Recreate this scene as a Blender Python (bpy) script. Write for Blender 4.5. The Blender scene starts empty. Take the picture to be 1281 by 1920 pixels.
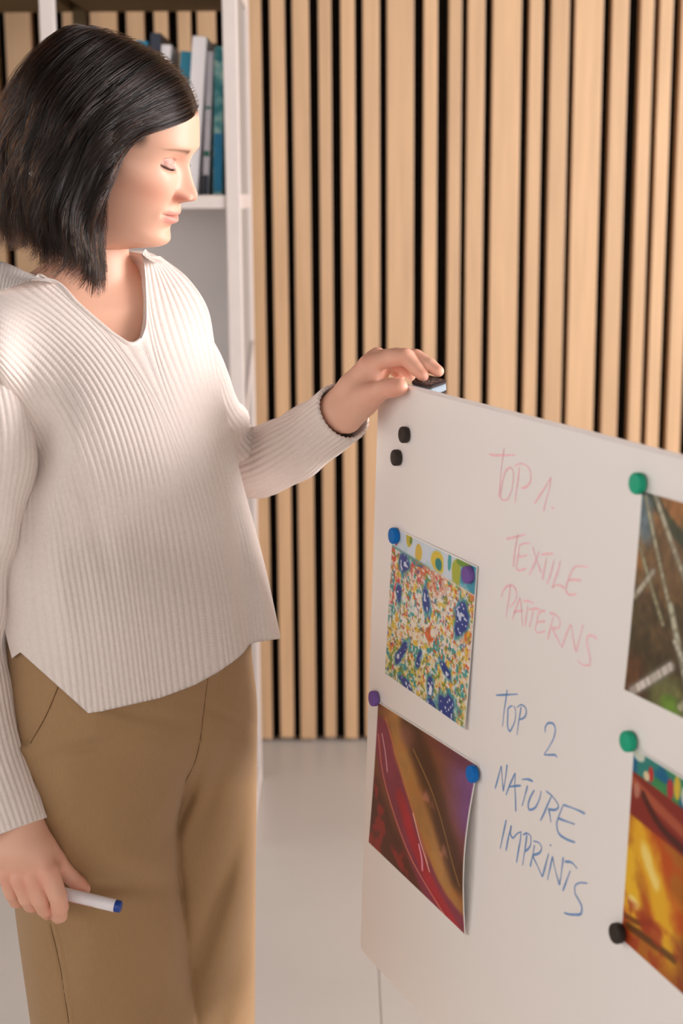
import bpy, bmesh, math, random
import numpy as np
from mathutils import Matrix, Vector, noise as mnoise

scene = bpy.context.scene
COL = scene.collection
random.seed(7)
rng = np.random.default_rng(11)

# ------------------------------------------------------------------ camera
F_PX, W_PX, H_PX = 2900.0, 1281.0, 1920.0
CAM = np.array([0.0, 0.0, 1.47])
PITCH, ROLL = math.radians(11.6), math.radians(-0.385)
cp, sp, cr, sr = math.cos(PITCH), math.sin(PITCH), math.cos(ROLL), math.sin(ROLL)
FWD = np.array([0, cp, -sp])
RIGHT = cr * np.array([1.0, 0, 0]) + sr * np.array([0, sp, cp])
UP = -sr * np.array([1.0, 0, 0]) + cr * np.array([0, sp, cp])
cd = bpy.data.cameras.new('camera')
cam = bpy.data.objects.new('camera', cd)
COL.objects.link(cam)
cam.matrix_world = Matrix(((RIGHT[0], UP[0], -FWD[0], CAM[0]), (RIGHT[1], UP[1], -FWD[1], CAM[1]),
                           (RIGHT[2], UP[2], -FWD[2], CAM[2]), (0, 0, 0, 1)))
cd.sensor_fit = 'VERTICAL'
cd.sensor_height = 36.0
cd.lens = F_PX / H_PX * 36.0
cd.clip_start = 0.05
cd.dof.use_dof = True
cd.dof.focus_distance = 1.92
cd.dof.aperture_fstop = 4.2
scene.camera = cam

# ------------------------------------------------------------------ light
world = bpy.data.worlds.new('world')
scene.world = world
world.use_nodes = True
bg = world.node_tree.nodes['Background']
bg.inputs[0].default_value = (1.0, 0.945, 0.91, 1)
bg.inputs[1].default_value = 2.0


def area(name, loc, target, sx, sy, power, col):
    ld = bpy.data.lights.new(name, 'AREA')
    ld.shape = 'RECTANGLE'
    ld.size, ld.size_y, ld.energy, ld.color = sx, sy, power, col
    o = bpy.data.objects.new(name, ld)
    COL.objects.link(o)
    o.location = loc
    o.rotation_euler = (Vector(target) - Vector(loc)).to_track_quat('-Z', 'Y').to_euler()
    return o


area('window_light', (2.9, 1.85, 1.8), (-0.2, 1.9, 1.25), 1.5, 1.2, 94, (1.0, 0.935, 0.935))

scene.view_settings.view_transform = 'Standard'
scene.view_settings.look = 'None'
scene.view_settings.gamma = 1.0
scene.view_settings.use_curve_mapping = False
scene.view_settings.exposure = 0.42


# ------------------------------------------------------------------ helpers
def at(px, py, Y):
    """the point on the sight line of picture position (px, py) that lies at world depth Y"""
    px, py, Y = np.broadcast_arrays(np.asarray(px, float), np.asarray(py, float), np.asarray(Y, float))
    d = FWD + ((px - W_PX / 2) / F_PX)[..., None] * RIGHT - ((py - H_PX / 2) / F_PX)[..., None] * UP
    return CAM + d * (Y / d[..., 1])[..., None]


def to_px(P):
    v = np.asarray(P, float) - CAM
    z = v @ FWD
    return W_PX / 2 + F_PX * (v @ RIGHT) / z, H_PX / 2 - F_PX * (v @ UP) / z


ORG = {}


def put(o, parent):
    COL.objects.link(o)
    if parent is not None:
        o.parent = parent


def tag(o, label=None, cat=None, group=None, kind=None):
    if label: o['label'] = label
    if cat: o['category'] = cat
    if group: o['group'] = group
    if kind: o['kind'] = kind
    return o


def empty(name, loc, label=None, cat=None, group=None):
    o = bpy.data.objects.new(name, None)
    o.empty_display_size = 0.05
    o.location = loc
    COL.objects.link(o)
    ORG[o.name] = np.array(loc, float)
    return tag(o, label, cat, group)


def mesh_obj(name, verts, faces, mat, parent=None, smooth=True, attrs=None, org=None):
    """world-space vertices -> ONE mesh object whose origin is its parent's (or its own centre when top-level)"""
    V = np.asarray(verts, float).reshape(-1, 3)
    if parent is not None:
        o0 = ORG[parent.name]
    else:
        o0 = np.array(org, float) if org is not None else np.array([V[:, 0].mean(), V[:, 1].mean(), V[:, 2].min()])
    me = bpy.data.meshes.new(name)
    if isinstance(faces, np.ndarray):
        V32 = (V - o0).astype(np.float32)
        k = faces.shape[1]
        me.vertices.add(len(V32)); me.vertices.foreach_set('co', V32.ravel())
        me.loops.add(faces.size); me.loops.foreach_set('vertex_index', faces.astype(np.int32).ravel())
        me.polygons.add(len(faces))
        me.polygons.foreach_set('loop_start', np.arange(0, faces.size, k, dtype=np.int32))
        me.polygons.foreach_set('loop_total', np.full(len(faces), k, dtype=np.int32))
        me.update(calc_edges=True)
        me.validate()
    else:
        me.from_pydata((V - o0).tolist(), [], faces)
        me.update()
    if smooth:
        me.polygons.foreach_set('use_smooth', np.ones(len(me.polygons), dtype=bool))
    for an, av in (attrs or {}).items():
        av = np.asarray(av, np.float32)
        if av.ndim == 1:
            a = me.attributes.new(an, 'FLOAT', 'POINT'); a.data.foreach_set('value', av)
        else:
            if av.shape[1] == 3: av = np.hstack([av, np.ones((len(av), 1), np.float32)])
            a = me.attributes.new(an, 'FLOAT_COLOR', 'POINT'); a.data.foreach_set('color', av.ravel())
    for m in (mat if isinstance(mat, (list, tuple)) else [mat]):
        me.materials.append(m)
    o = bpy.data.objects.new(name, me)
    put(o, parent)
    if parent is None: o.location = o0
    ORG[o.name] = o0
    return o


def grid_faces(nr, nc, wrap=False, off=0, flip=False):
    r = np.arange(nr - 1)[:, None]
    c = np.arange(nc if wrap else nc - 1)[None, :]
    c2 = (c + 1) % nc
    f = np.stack([r * nc + c, r * nc + c2, (r + 1) * nc + c2, (r + 1) * nc + c], -1).reshape(-1, 4) + off
    return f[:, ::-1].copy() if flip else f


def box_geo(lo, hi, bev=0.0):
    bm = bmesh.new()
    bmesh.ops.create_cube(bm, size=1)
    lo, hi = np.array(lo, float), np.array(hi, float)
    for v in bm.verts:
        v.co = Vector((lo + hi) / 2 + np.array(v.co) * (hi - lo))
    if bev > 0:
        bmesh.ops.bevel(bm, geom=bm.edges[:], offset=bev, segments=2, profile=0.5, affect='EDGES')
    V = np.array([v.co[:] for v in bm.verts]); Fc = [[v.index for v in f.verts] for f in bm.faces]
    bm.free()
    return V, Fc


def box(name, lo, hi, mat, parent=None, bev=0.0, M=None, smooth=False):
    V, Fc = box_geo(lo, hi, bev)
    if M is not None:
        V = V @ np.array(M)[:3, :3].T + np.array(M)[:3, 3]
    return mesh_obj(name, V, Fc, mat, parent, smooth=smooth)


def catmull(pts, n, closed=False):
    """n samples of a centripetal-ish cubic through pts (any dimension), parameter = chord length"""
    P = np.asarray(pts, float)
    d = np.r_[0, np.cumsum(np.linalg.norm(np.diff(P[:, :min(3, P.shape[1])], axis=0), axis=1) + 1e-9)]
    return spline(d, P, np.linspace(0, d[-1], n))


def spline(x, y, xq, mono=True):
    """natural-ish monotone-safe cubic Hermite (finite-difference tangents) of y(x) at xq"""
    x = np.asarray(x, float); y = np.asarray(y, float)
    if y.ndim == 1: return spline(x, y[:, None], xq, mono)[..., 0]
    h = np.diff(x)[:, None]; s = np.diff(y, axis=0) / h
    m = np.empty_like(y)
    m[0], m[-1] = s[0], s[-1]
    if len(x) > 2:
        m[1:-1] = (s[:-1] * h[1:] + s[1:] * h[:-1]) / (h[1:] + h[:-1])
        bad = (s[:-1] * s[1:]) <= 0
        if mono: m[1:-1] = np.where(bad, m[1:-1] * 0.35, m[1:-1])
    xq = np.clip(np.asarray(xq, float), x[0], x[-1])
    i = np.clip(np.searchsorted(x, xq, side='right') - 1, 0, len(x) - 2)
    hh = (x[i + 1] - x[i]); t = ((xq - x[i]) / hh)[..., None]; hh = hh[..., None]
    return ((2 * t ** 3 - 3 * t ** 2 + 1) * y[i] + (t ** 3 - 2 * t ** 2 + t) * hh * m[i]
            + (-2 * t ** 3 + 3 * t ** 2) * y[i + 1] + (t ** 3 - t ** 2) * hh * m[i + 1])


def sstep(a, b, x):
    t = np.clip((np.asarray(x, float) - a) / (b - a), 0, 1)
    return t * t * (3 - 2 * t)


def srgb(r, g, b):
    f = lambda c: (c / 255 / 12.92) if c / 255 <= 0.04045 else ((c / 255 + 0.055) / 1.055) ** 2.4
    return (f(r), f(g), f(b))


def srgb_a(A):
    A = np.asarray(A, float) / 255
    return np.where(A <= 0.04045, A / 12.92, ((A + 0.055) / 1.055) ** 2.4)


# ------------------------------------------------------------------ materials
def mat(name, col=(0.8, 0.8, 0.8), rough=0.5, spec=0.5, metal=0.0, noise=0.0, nscale=40, bump=0.0, bscale=200,
        attr=None, sheen=0.0, sss=0.0, sss_r=(0.01, 0.004, 0.002), stretch=None, objrand=0.0, coat=0.0):
    m = bpy.data.materials.new(name)
    m.use_nodes = True
    nt = m.node_tree; N = nt.nodes; L = nt.links
    b = N['Principled BSDF']
    b.inputs['Roughness'].default_value = rough
    b.inputs['Metallic'].default_value = metal
    b.inputs['Specular IOR Level'].default_value = spec
    if sheen: 
        b.inputs['Sheen Weight'].default_value = sheen
        b.inputs['Sheen Roughness'].default_value = 0.5
    if coat: b.inputs['Coat Weight'].default_value = coat
    if sss:
        b.inputs['Subsurface Weight'].default_value = sss
        b.inputs['Subsurface Radius'].default_value = (1.0, 0.4, 0.22)
        b.inputs['Subsurface Scale'].default_value = sss_r[0]
    tc = N.new('ShaderNodeTexCoord')
    mp = N.new('ShaderNodeMapping')
    L.new(tc.outputs['Object'], mp.inputs[0])
    if stretch: mp.inputs['Scale'].default_value = stretch
    if attr:
        a = N.new('ShaderNodeAttribute'); a.attribute_name = attr
        src = a.outputs['Color']
    else:
        r = N.new('ShaderNodeRGB'); r.outputs[0].default_value = (*col, 1)
        src = r.outputs[0]
    if objrand:
        oi = N.new('ShaderNodeObjectInfo')
        ad = N.new('ShaderNodeVectorMath'); ad.operation = 'MULTIPLY_ADD'
        cb = N.new('ShaderNodeCombineXYZ')
        L.new(oi.outputs['Random'], cb.inputs[0]); L.new(oi.outputs['Random'], cb.inputs[2])
        L.new(cb.outputs[0], ad.inputs[0]); ad.inputs[1].default_value = (37, 11, 53)
        L.new(tc.outputs['Object'], ad.inputs[2]); L.new(ad.outputs[0], mp.inputs[0])
        hs = N.new('ShaderNodeHueSaturation')
        mr = N.new('ShaderNodeMapRange'); mr.inputs[3].default_value = 1 - objrand; mr.inputs[4].default_value = 1 + objrand
        L.new(oi.outputs['Random'], mr.inputs[0]); L.new(mr.outputs[0], hs.inputs['Value']); L.new(src, hs.inputs['Color'])
        src = hs.outputs[0]
    if noise:
        n = N.new('ShaderNodeTexNoise'); n.inputs['Scale'].default_value = nscale; n.inputs['Detail'].default_value = 5
        L.new(mp.outputs[0], n.inputs['Vector'])
        mr = N.new('ShaderNodeMapRange'); mr.inputs[1].default_value = 0.3; mr.inputs[2].default_value = 0.7
        mr.inputs[3].default_value = 1 - noise; mr.inputs[4].default_value = 1 + noise
        hs = N.new('ShaderNodeHueSaturation')
        L.new(n.outputs[0], mr.inputs[0]); L.new(mr.outputs[0], hs.inputs['Value']); L.new(src, hs.inputs['Color'])
        src = hs.outputs[0]
    L.new(src, b.inputs['Base Color'])
    if bump:
        n2 = N.new('ShaderNodeTexNoise'); n2.inputs['Scale'].default_value = bscale; n2.inputs['Detail'].default_value = 3
        L.new(mp.outputs[0], n2.inputs['Vector'])
        bp = N.new('ShaderNodeBump'); bp.inputs['Strength'].default_value = bump; bp.inputs['Distance'].default_value = 0.002
        L.new(n2.outputs[0], bp.inputs['Height']); L.new(bp.outputs[0], b.inputs['Normal'])
    return m


M_slat = mat('pale_oak', srgb(204, 168, 130), 0.4, 0.5, noise=0.09, nscale=9, stretch=(6, 6, 0.35), objrand=0.06, bump=0.05, bscale=60)
M_felt = mat('black_felt', srgb(22, 20, 17), 0.95, 0.1, noise=0.2, nscale=60)
M_floor = mat('concrete_floor', srgb(186, 180, 174), 0.38, 0.45, noise=0.05, nscale=2.2)
M_joint = mat('floor_joint', srgb(186, 180, 174), 0.8, 0.2)
M_white = mat('white_lacquer', srgb(212, 202, 197), 0.45, 0.4, noise=0.02, nscale=20)
M_grey = mat('grey_panel', srgb(228, 224, 224), 0.6, 0.3, noise=0.02, nscale=10)
M_brown = mat('shaded_shelf_brown', srgb(98, 80, 52), 0.6, 0.3, noise=0.12, nscale=12, stretch=(1, 8, 8))  # brown carrying the upper board's underside shade; also on one rear post
M_board = mat('board_white', srgb(242, 236, 232), 0.32, 0.5, noise=0.006, nscale=3)
M_edge = mat('board_edge', srgb(246, 240, 238), 0.35, 0.5, noise=0.01, nscale=30)
M_steel = mat('stand_steel', srgb(200, 198, 194), 0.35, 0.5, noise=0.02, nscale=30)
M_print = mat('printed_paper', rough=0.42, spec=0.45, attr='ink')
M_paper = mat('paper_back', srgb(244, 242, 240), 0.6, 0.3, noise=0.01, nscale=80)
# ------------------------------------------------------------------ room
Y_SLAT = 4.03
M_ceil = mat('ceiling_grey', srgb(96, 90, 84), 0.9, 0.1, noise=0.04, nscale=6)
floor = mesh_obj('floor', *box_geo((-3.2, -4.0, -0.06), (3.2, 4.3, -0.0018)), M_joint, smooth=False)
tag(floor, kind='structure')
xs_f = [-3.2, -1.85, -0.4, 0.0625, 1.5, 3.2]
xs_f = [-3.2, -1.2, 0.0655, 1.33, 3.2]
ys_f = [-4.0, -1.4, 1.15, 4.3]
for i in range(len(xs_f) - 1):
    for j in range(len(ys_f) - 1):
        box('floor_slab', (xs_f[i] + 0.0011, ys_f[j] + 0.0011, -0.05), (xs_f[i + 1] - 0.0011, ys_f[j + 1] - 0.0011, 0.0),
            M_floor, floor, bev=0.001)
wall = mesh_obj('wall_back', *box_geo((-3.2, Y_SLAT + 0.045, 0), (3.2, Y_SLAT + 0.10, 2.6)), M_felt, smooth=False)
tag(wall, kind='structure')
ceil = mesh_obj('ceiling', *box_geo((-3.2, -4.0, 2.6), (3.2, 4.3, 2.7)), M_ceil, smooth=False)
tag(ceil, kind='structure')
M_blocker = mat('blocker_wall', srgb(150, 142, 134), 0.8, 0.2, noise=0.03, nscale=5)  # unseen low walls, added to hold back low ambient light
for nm, lo_, hi_ in (('blocker_wall_left', (-3.3, -4.0, 0), (-3.2, 4.3, 0.95)), ('blocker_wall_right', (3.2, -4.0, 0), (3.3, 4.3, 0.95)), ('blocker_wall_front', (-3.3, -4.1, 0), (3.3, -4.0, 0.95))):
    tag(mesh_obj(nm, *box_geo(lo_, hi_), M_blocker, smooth=False), kind='structure')
# slat edges read along the picture's top, put on the front plane of the slats
slat_px = [(7.5, 56), (72, 96), (116, 137), (168, 217), (236, 268), (288, 313), (332, 356), (369, 403), (419, 445), (463, 488.5),
           (505.6, 532.9), (547.5, 578.5), (596.7, 620.4), (638.6, 664.8), (680.5, 711.5), (726, 776.4),
           (795.3, 820.9), (842.7, 866.4), (878, 910), (925, 978.7), (994, 1019), (1034.7, 1068.3),
           (1079.5, 1132.3), (1149, 1180), (1202.6, 1227), (1238.5, 1263), (1279, 1306)]
spans = [tuple(at(np.array(s), 20.0, Y_SLAT)[:, 0]) for s in slat_px]
w_seq = [0.042, 0.034, 0.072, 0.036, 0.044]
g_seq = [0.024, 0.026, 0.022, 0.025]
x = spans[-1][1]
for k in range(30):
    x += g_seq[k % 4]; spans.append((x, x + w_seq[k % 5])); x += w_seq[k % 5]
x = spans[0][0]
for k in range(30):
    x -= g_seq[k % 4]; spans.insert(0, (x - w_seq[k % 5], x)); x -= w_seq[k % 5]
for k, (a, b) in enumerate(spans):
    box('slat', (a, Y_SLAT, 0.012 - 0.004 * (k % 2)), (b, Y_SLAT + 0.045, 2.6), M_slat, wall, bev=0.0015)

# ------------------------------------------------------------------ shelf
M_side = mat('side_panel_grey', srgb(156, 150, 146), 0.6, 0.3, noise=0.02, nscale=10)
YF = 3.32     # front plane of the shelf
YR = 3.76
sx0, sx1 = at(420, 200, YF)[0], at(447, 200, YF)[0]
lx0, lx1 = at(73, 20, YF)[0], at(101, 20, YF)[0]
pw = sx1 - sx0
shelf = empty('shelf_unit', (float((lx0 + sx1) / 2), 3.54, 0),
              'white open shelf unit with grey lower panel in front of slatted wall', 'shelf')
z_mid0, z_mid1 = at(400, 391, YF)[2], at(400, 366, YF)[2]
z_up = at(300, 22, YR)[2]
ZT = 2.35
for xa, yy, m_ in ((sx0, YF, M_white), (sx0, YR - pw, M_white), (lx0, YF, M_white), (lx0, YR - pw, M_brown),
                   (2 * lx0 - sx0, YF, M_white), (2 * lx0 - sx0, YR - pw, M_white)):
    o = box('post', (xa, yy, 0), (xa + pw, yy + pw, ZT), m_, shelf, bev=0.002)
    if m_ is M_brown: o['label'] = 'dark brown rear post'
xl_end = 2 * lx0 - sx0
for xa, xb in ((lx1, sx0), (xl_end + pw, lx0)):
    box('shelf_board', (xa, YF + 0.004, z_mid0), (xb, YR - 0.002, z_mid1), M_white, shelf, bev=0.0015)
    box('shelf_board', (xa, YF + 0.004, z_up), (xb, YR - 0.002, z_up + 0.03), M_brown, shelf, bev=0.0015)['label'] = 'upper shelf board with underside shade painted brown'  # shade of the underside is put into the board's colour
    box('shelf_board', (xa, YF + 0.004, 0.08), (xb, YR - 0.002, 0.105), M_white, shelf, bev=0.0015)
    if xa > lx0: box('back_panel', (xa, YR - 0.03, 0.105), (xb, YR - 0.02, z_mid0), M_grey, shelf)
box('side_panel', (sx1 - 0.016, YF + pw, 0.1), (sx1 - 0.008, YR - pw, ZT - 0.05), M_side, shelf)['label'] = 'grey side panel'
for za, zb in ((z_mid0 - 0.002, z_mid1 + 0.002), (z_up, z_up + 0.03), (0.0, 0.045)):
    box('side_rail', (sx1 - 0.022, YF + pw, za), (sx1 - 0.002, YR - pw, zb), M_white, shelf, bev=0.0015)
p0 = at(447, 775, YF)[2]; 
V = []
for dy, z in ((YF + pw, p0 - 0.05), (YF + pw, p0 - 0.02), (YR - pw, p0 + 0.12), (YR - pw, p0 + 0.09)):
    V += [(sx1 - 0.006, dy, z), (sx1 + 0.001, dy, z)]
mesh_obj('side_brace', V, [(0, 2, 4, 6), (1, 7, 5, 3), (0, 1, 3, 2), (2, 3, 5, 4), (4, 5, 7, 6), (6, 7, 1, 0)], M_white, shelf, smooth=False)


def book(label, px_top, py_top, px_bot, w_px, mat_c, Yb, depth, spine=None, group='books on the shelf'):
    """an upright or leaning book: cover, page block and (sometimes) a printed spine label"""
    y0 = Yb
    base = at(px_bot, 366, y0); top = at(px_top, py_top, y0)
    w = w_px / F_PX * (y0 + 0.06)
    z0 = z_mid1
    Hh = top[2] - z0
    ang = math.atan2(top[0] - base[0], Hh)
    Mx = Matrix.Translation((base[0], y0, z0 + max(0, math.sin(abs(ang)) * w * 0.5) + 0.0006)) @ Matrix.Rotation(ang, 4, 'Y')
    e = empty('book', (float(base[0]), y0 + depth / 2, float(z0)), label, 'book', group)
    L_ = Hh / math.cos(ang)
    box('cover', (-w / 2, 0, 0), (-w / 2 + 0.0022, depth, L_), mat_c, e, M=Mx)
    box('cover', (w / 2 - 0.0022, 0, 0), (w / 2, depth, L_), mat_c, e, M=Mx)
    V, Fc = box_geo((-w / 2, -0.0015, 0), (w / 2, 0.0015, L_), 0.0009)
    mesh_obj('spine', V @ np.array(Mx)[:3, :3].T + np.array(Mx)[:3, 3], Fc, mat_c, e, smooth=False)
    box('page_block', (-w / 2 + 0.0022, 0.0016, 0.003), (w / 2 - 0.0022, depth - 0.004, L_ - 0.003), M_paper, e, M=Mx)
    for (a, b, mm) in (spine or []):
        box('spine_print', (-w / 2 + 0.001, -0.0021, a * L_), (w / 2 - 0.001, -0.0014, b * L_), mm, e, M=Mx)
    return e


M_bw = mat('book_white', srgb(252, 248, 252), 0.5, 0.4, noise=0.02, nscale=30)
M_bteal = mat('book_deep_teal', srgb(30, 120, 146), 0.5, 0.4, noise=0.06, nscale=40)
M_bgrn = mat('book_pale_grey', srgb(226, 220, 230), 0.5, 0.4, noise=0.05, nscale=40)
M_bdk = mat('book_navy', srgb(44, 50, 66), 0.5, 0.4, noise=0.08, nscale=40)
M_bcy = mat('book_cyan', srgb(28, 150, 190), 0.5, 0.4, noise=0.06, nscale=40)
M_bbr = mat('book_brown', srgb(82, 66, 44), 0.6, 0.3, noise=0.1, nscale=40)
M_bgreen = mat('ink_green', srgb(40, 120, 100), 0.5, 0.4, noise=0.1, nscale=90)
M_bblue = mat('ink_blue', srgb(0, 118, 160), 0.5, 0.4, noise=0.1, nscale=90)


def mottled(name, c1, c2, c3, sc):
    m = mat(name, c1, 0.5, 0.4)
    nt = m.node_tree; N = nt.nodes; L = nt.links
    tc = N.new('ShaderNodeTexCoord'); n = N.new('ShaderNodeTexNoise'); n.inputs['Scale'].default_value = sc
    n.inputs['Detail'].default_value = 3
    L.new(tc.outputs['Object'], n.inputs['Vector'])
    r = N.new('ShaderNodeValToRGB')
    r.color_ramp.elements[0].position = 0.36; r.color_ramp.elements[0].color = (*c2, 1)
    r.color_ramp.elements[1].position = 0.62; r.color_ramp.elements[1].color = (*c3, 1)
    e = r.color_ramp.elements.new(0.5); e.color = (*c1, 1)
    L.new(n.outputs[0], r.inputs[0]); L.new(r.outputs[0], N['Principled BSDF'].inputs['Base Color'])
    return m


M_bmix = mottled('book_teal_mottled', srgb(110, 168, 170), srgb(30, 120, 128), srgb(168, 196, 184), 42)
book('teal mottled book standing right beside the white shelf post', 411, 88, 408.5, 16.5, M_bmix, YF + 0.06, 0.2, [(0.02, 0.42, M_bblue)])
book('thin pale grey book with green marks leaning behind the teal one', 394.6, 97, 384.6, 11.5, M_bgrn, YF + 0.07, 0.2,
     [(0.0, 0.14, M_bdk), (0.27, 0.31, M_bgreen), (0.6, 0.62, M_bgreen)])
book('tall white book leaning left, nearest to the face', 375, 70, 357, 25, M_bw, YF + 0.05, 0.22)
book('deep teal book half hidden by the tall white one', 350, 98, 331, 20, M_bteal, YF + 0.06, 0.2)
book('short white book peeping over the dark hair', 312, 85, 300, 18, M_bw, YF + 0.08, 0.18)
book('navy book beside the short white one above the hair', 292, 63, 278.5, 18, M_bdk, YF + 0.07, 0.22)
book('cyan book just showing above the parting of the hair', 267, 78, 253, 21, M_bcy, YF + 0.08, 0.18)
book('brown book standing behind, just above the thin pale grey one', 397, 82, 396, 15, M_bbr, YF + 0.295, 0.125)
# ------------------------------------------------------------------ whiteboard plane
D_AL = np.array([0.3855, -0.9227, 0.0])           # along the board, towards its near end
P_TL = at(709.5, 711, 1.962)                      # far top corner of the front face
lo, hi = 1.4, 2.4
for _ in range(60):                               # the side edge is square to the long edge
    mid = (lo + hi) / 2
    if (at(675, 1780, mid) - P_TL) @ D_AL > 0: lo = mid
    else: hi = mid
P_BL = at(675, 1780, (lo + hi) / 2)
D_DN = P_BL - P_TL
BH = float(np.linalg.norm(D_DN)); D_DN = D_DN / BH
NRM = np.cross(D_DN, D_AL); NRM /= np.linalg.norm(NRM)
if NRM @ (CAM - P_TL) < 0: NRM = -NRM             # out of the front face
BL = 1.30
TH = 0.014


def onb(px, py, lift=0.0):
    """picture position -> point on the board's front plane (lifted off it)"""
    px, py = np.asarray(px, float), np.asarray(py, float)
    d = FWD + ((px - W_PX / 2) / F_PX)[..., None] * RIGHT - ((py - H_PX / 2) / F_PX)[..., None] * UP
    t = ((P_TL - CAM) @ NRM) / (d @ NRM)
    return CAM + d * t[..., None] + NRM * lift


def bab(a, b, n=0.0):
    a, b = np.asarray(a, float), np.asarray(b, float)
    return P_TL + a[..., None] * D_AL + b[..., None] * D_DN + np.asarray(n)[..., None] * NRM


def ab(P):
    v = P - P_TL
    return v @ D_AL, v @ D_DN


bmid = bab(BL / 2, BH / 2)
wb = empty('whiteboard', (float(bmid[0]), float(bmid[1]), 0),
           'white tilted pinboard on a stand with handwriting, magnets and pinned prints', 'whiteboard')


def rounded(a0, a1, b0, b1, r, n=8):
    out = []
    for (ca, cb, t0) in ((a1 - r, b0 + r, -math.pi / 2), (a1 - r, b1 - r, 0), (a0 + r, b1 - r, math.pi / 2), (a0 + r, b0 + r, math.pi)):
        for k in range(n + 1):
            t = t0 + math.pi / 2 * k / n
            out.append((ca + r * math.cos(t), cb + r * math.sin(t)))
    return np.array(out)


ol = rounded(0, BL, 0, BH, 0.012)
oi = rounded(0.0018, BL - 0.0018, 0.0018, BH - 0.0018, 0.0105)
n_ = len(ol)
Vf = bab(oi[:, 0], oi[:, 1], np.zeros(n_)); V1 = bab(ol[:, 0], ol[:, 1], np.full(n_, -0.0016))
V2 = bab(ol[:, 0], ol[:, 1], np.full(n_, -TH + 0.0016)); Vb = bab(oi[:, 0], oi[:, 1], np.full(n_, -TH))
mesh_obj('writing_surface', np.vstack([Vf, bab(oi[:, 0], oi[:, 1], np.full(n_, -0.001))]),
         [list(range(n_))[::-1]] + [(i, (i + 1) % n_, n_ + (i + 1) % n_, n_ + i) for i in range(n_)], M_board, wb, smooth=False)
allV = np.vstack([bab(oi[:, 0], oi[:, 1], np.full(n_, -0.0006)), V1, V2, Vb])
fc = []
for k in range(3):
    fc += [(k * n_ + i, k * n_ + (i + 1) % n_, (k + 1) * n_ + (i + 1) % n_, (k + 1) * n_ + i) for i in range(n_)]
fc += [[3 * n_ + i for i in range(n_)]]
mesh_obj('panel_edge', allV, fc, M_edge, wb, smooth=False)


def tube_geo(P, R, n=16, cap=True):
    P = np.asarray(P, float); R = np.broadcast_to(np.asarray(R, float), (len(P),))
    T = np.gradient(P, axis=0); T /= np.linalg.norm(T, axis=1)[:, None]
    u = np.cross(T[0], [0.3, 0.2, 1.0]); u /= np.linalg.norm(u)
    V = []
    for i in range(len(P)):
        u = u - T[i] * (u @ T[i]); u /= np.linalg.norm(u)
        w = np.cross(T[i], u)
        t = np.linspace(0, 2 * math.pi, n, endpoint=False)
        V.append(P[i] + R[i] * (np.cos(t)[:, None] * u + np.sin(t)[:, None] * w))
    V = np.vstack(V)
    Fc = grid_faces(len(P), n, True).tolist()
    if cap: Fc += [list(range(n))[::-1], [(len(P) - 1) * n + i for i in range(n)]]
    return V, Fc


# stand: two uprights behind the panel, feet, pivot blocks (out of the frame below, yet it carries the board)
for a in (0.42, 1.12):
    pz = bab(a, BH * 0.5, -TH - 0.02)
    foot = np.array([pz[0], pz[1], 0])
    V, Fc = tube_geo([pz, foot + [0, 0, 0.03]], 0.014)
    mesh_obj('stand_post', V, Fc, M_steel, wb)
    nh = np.array([NRM[0], NRM[1], 0]); nh /= np.linalg.norm(nh)
    V, Fc = tube_geo([foot + nh * 0.02 + [0, 0, 0.02], foot - nh * 0.32 + [0, 0, 0.02]], 0.0195)
    mesh_obj('stand_foot', V, Fc, M_steel, wb)
    V, Fc = tube_geo([bab(a, BH * 0.5, -TH - 0.04), bab(a, BH * 0.5, -TH + 0.001)], 0.022)
    mesh_obj('pivot_knob', V, Fc, M_steel, wb)

# ------------------------------------------------------------------ handwriting
M_pink = mat('pink_marker', srgb(250, 204, 208), 0.5, 0.3, noise=0.10, nscale=300)
M_bluep = mat('blue_marker', srgb(120, 156, 204), 0.5, 0.3, noise=0.16, nscale=300)


def strokes(name, label, origin, sc, lines, wpx, m):
    V, Fc = [], []
    for ln in lines:
        p = np.array(ln, float) * sc + np.array(origin)
        n = max(4, int(np.linalg.norm(np.diff(p, axis=0), axis=1).sum() / 2.5))
        q = catmull(p, n)
        a, b = ab(onb(q[:, 0], q[:, 1]))
        c = np.stack([a, b], 1)
        t = np.gradient(c, axis=0); t /= np.linalg.norm(t, axis=1)[:, None] + 1e-12
        nn = np.stack([-t[:, 1], t[:, 0]], 1)
        w = wpx / F_PX * 1.75 * 0.5 * (0.85 + 0.25 * np.sin(np.linspace(0, 5, n) + len(V)))
        w[0] *= 0.6; w[-1] *= 0.6
        o = len(V)
        L_ = c + nn * w[:, None]; R_ = c - nn * w[:, None]
        PL = bab(L_[:, 0], L_[:, 1], np.full(n, 0.0003)); PR = bab(R_[:, 0], R_[:, 1], np.full(n, 0.0003))
        for i in range(n): V += [PL[i], PR[i]]
        Fc += [(o + 2 * i, o + 2 * i + 1, o + 2 * i + 3, o + 2 * i + 2) for i in range(n - 1)]
    o = mesh_obj(name, V, Fc, m, wb, smooth=False)
    o['label'] = label
    return o


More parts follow.
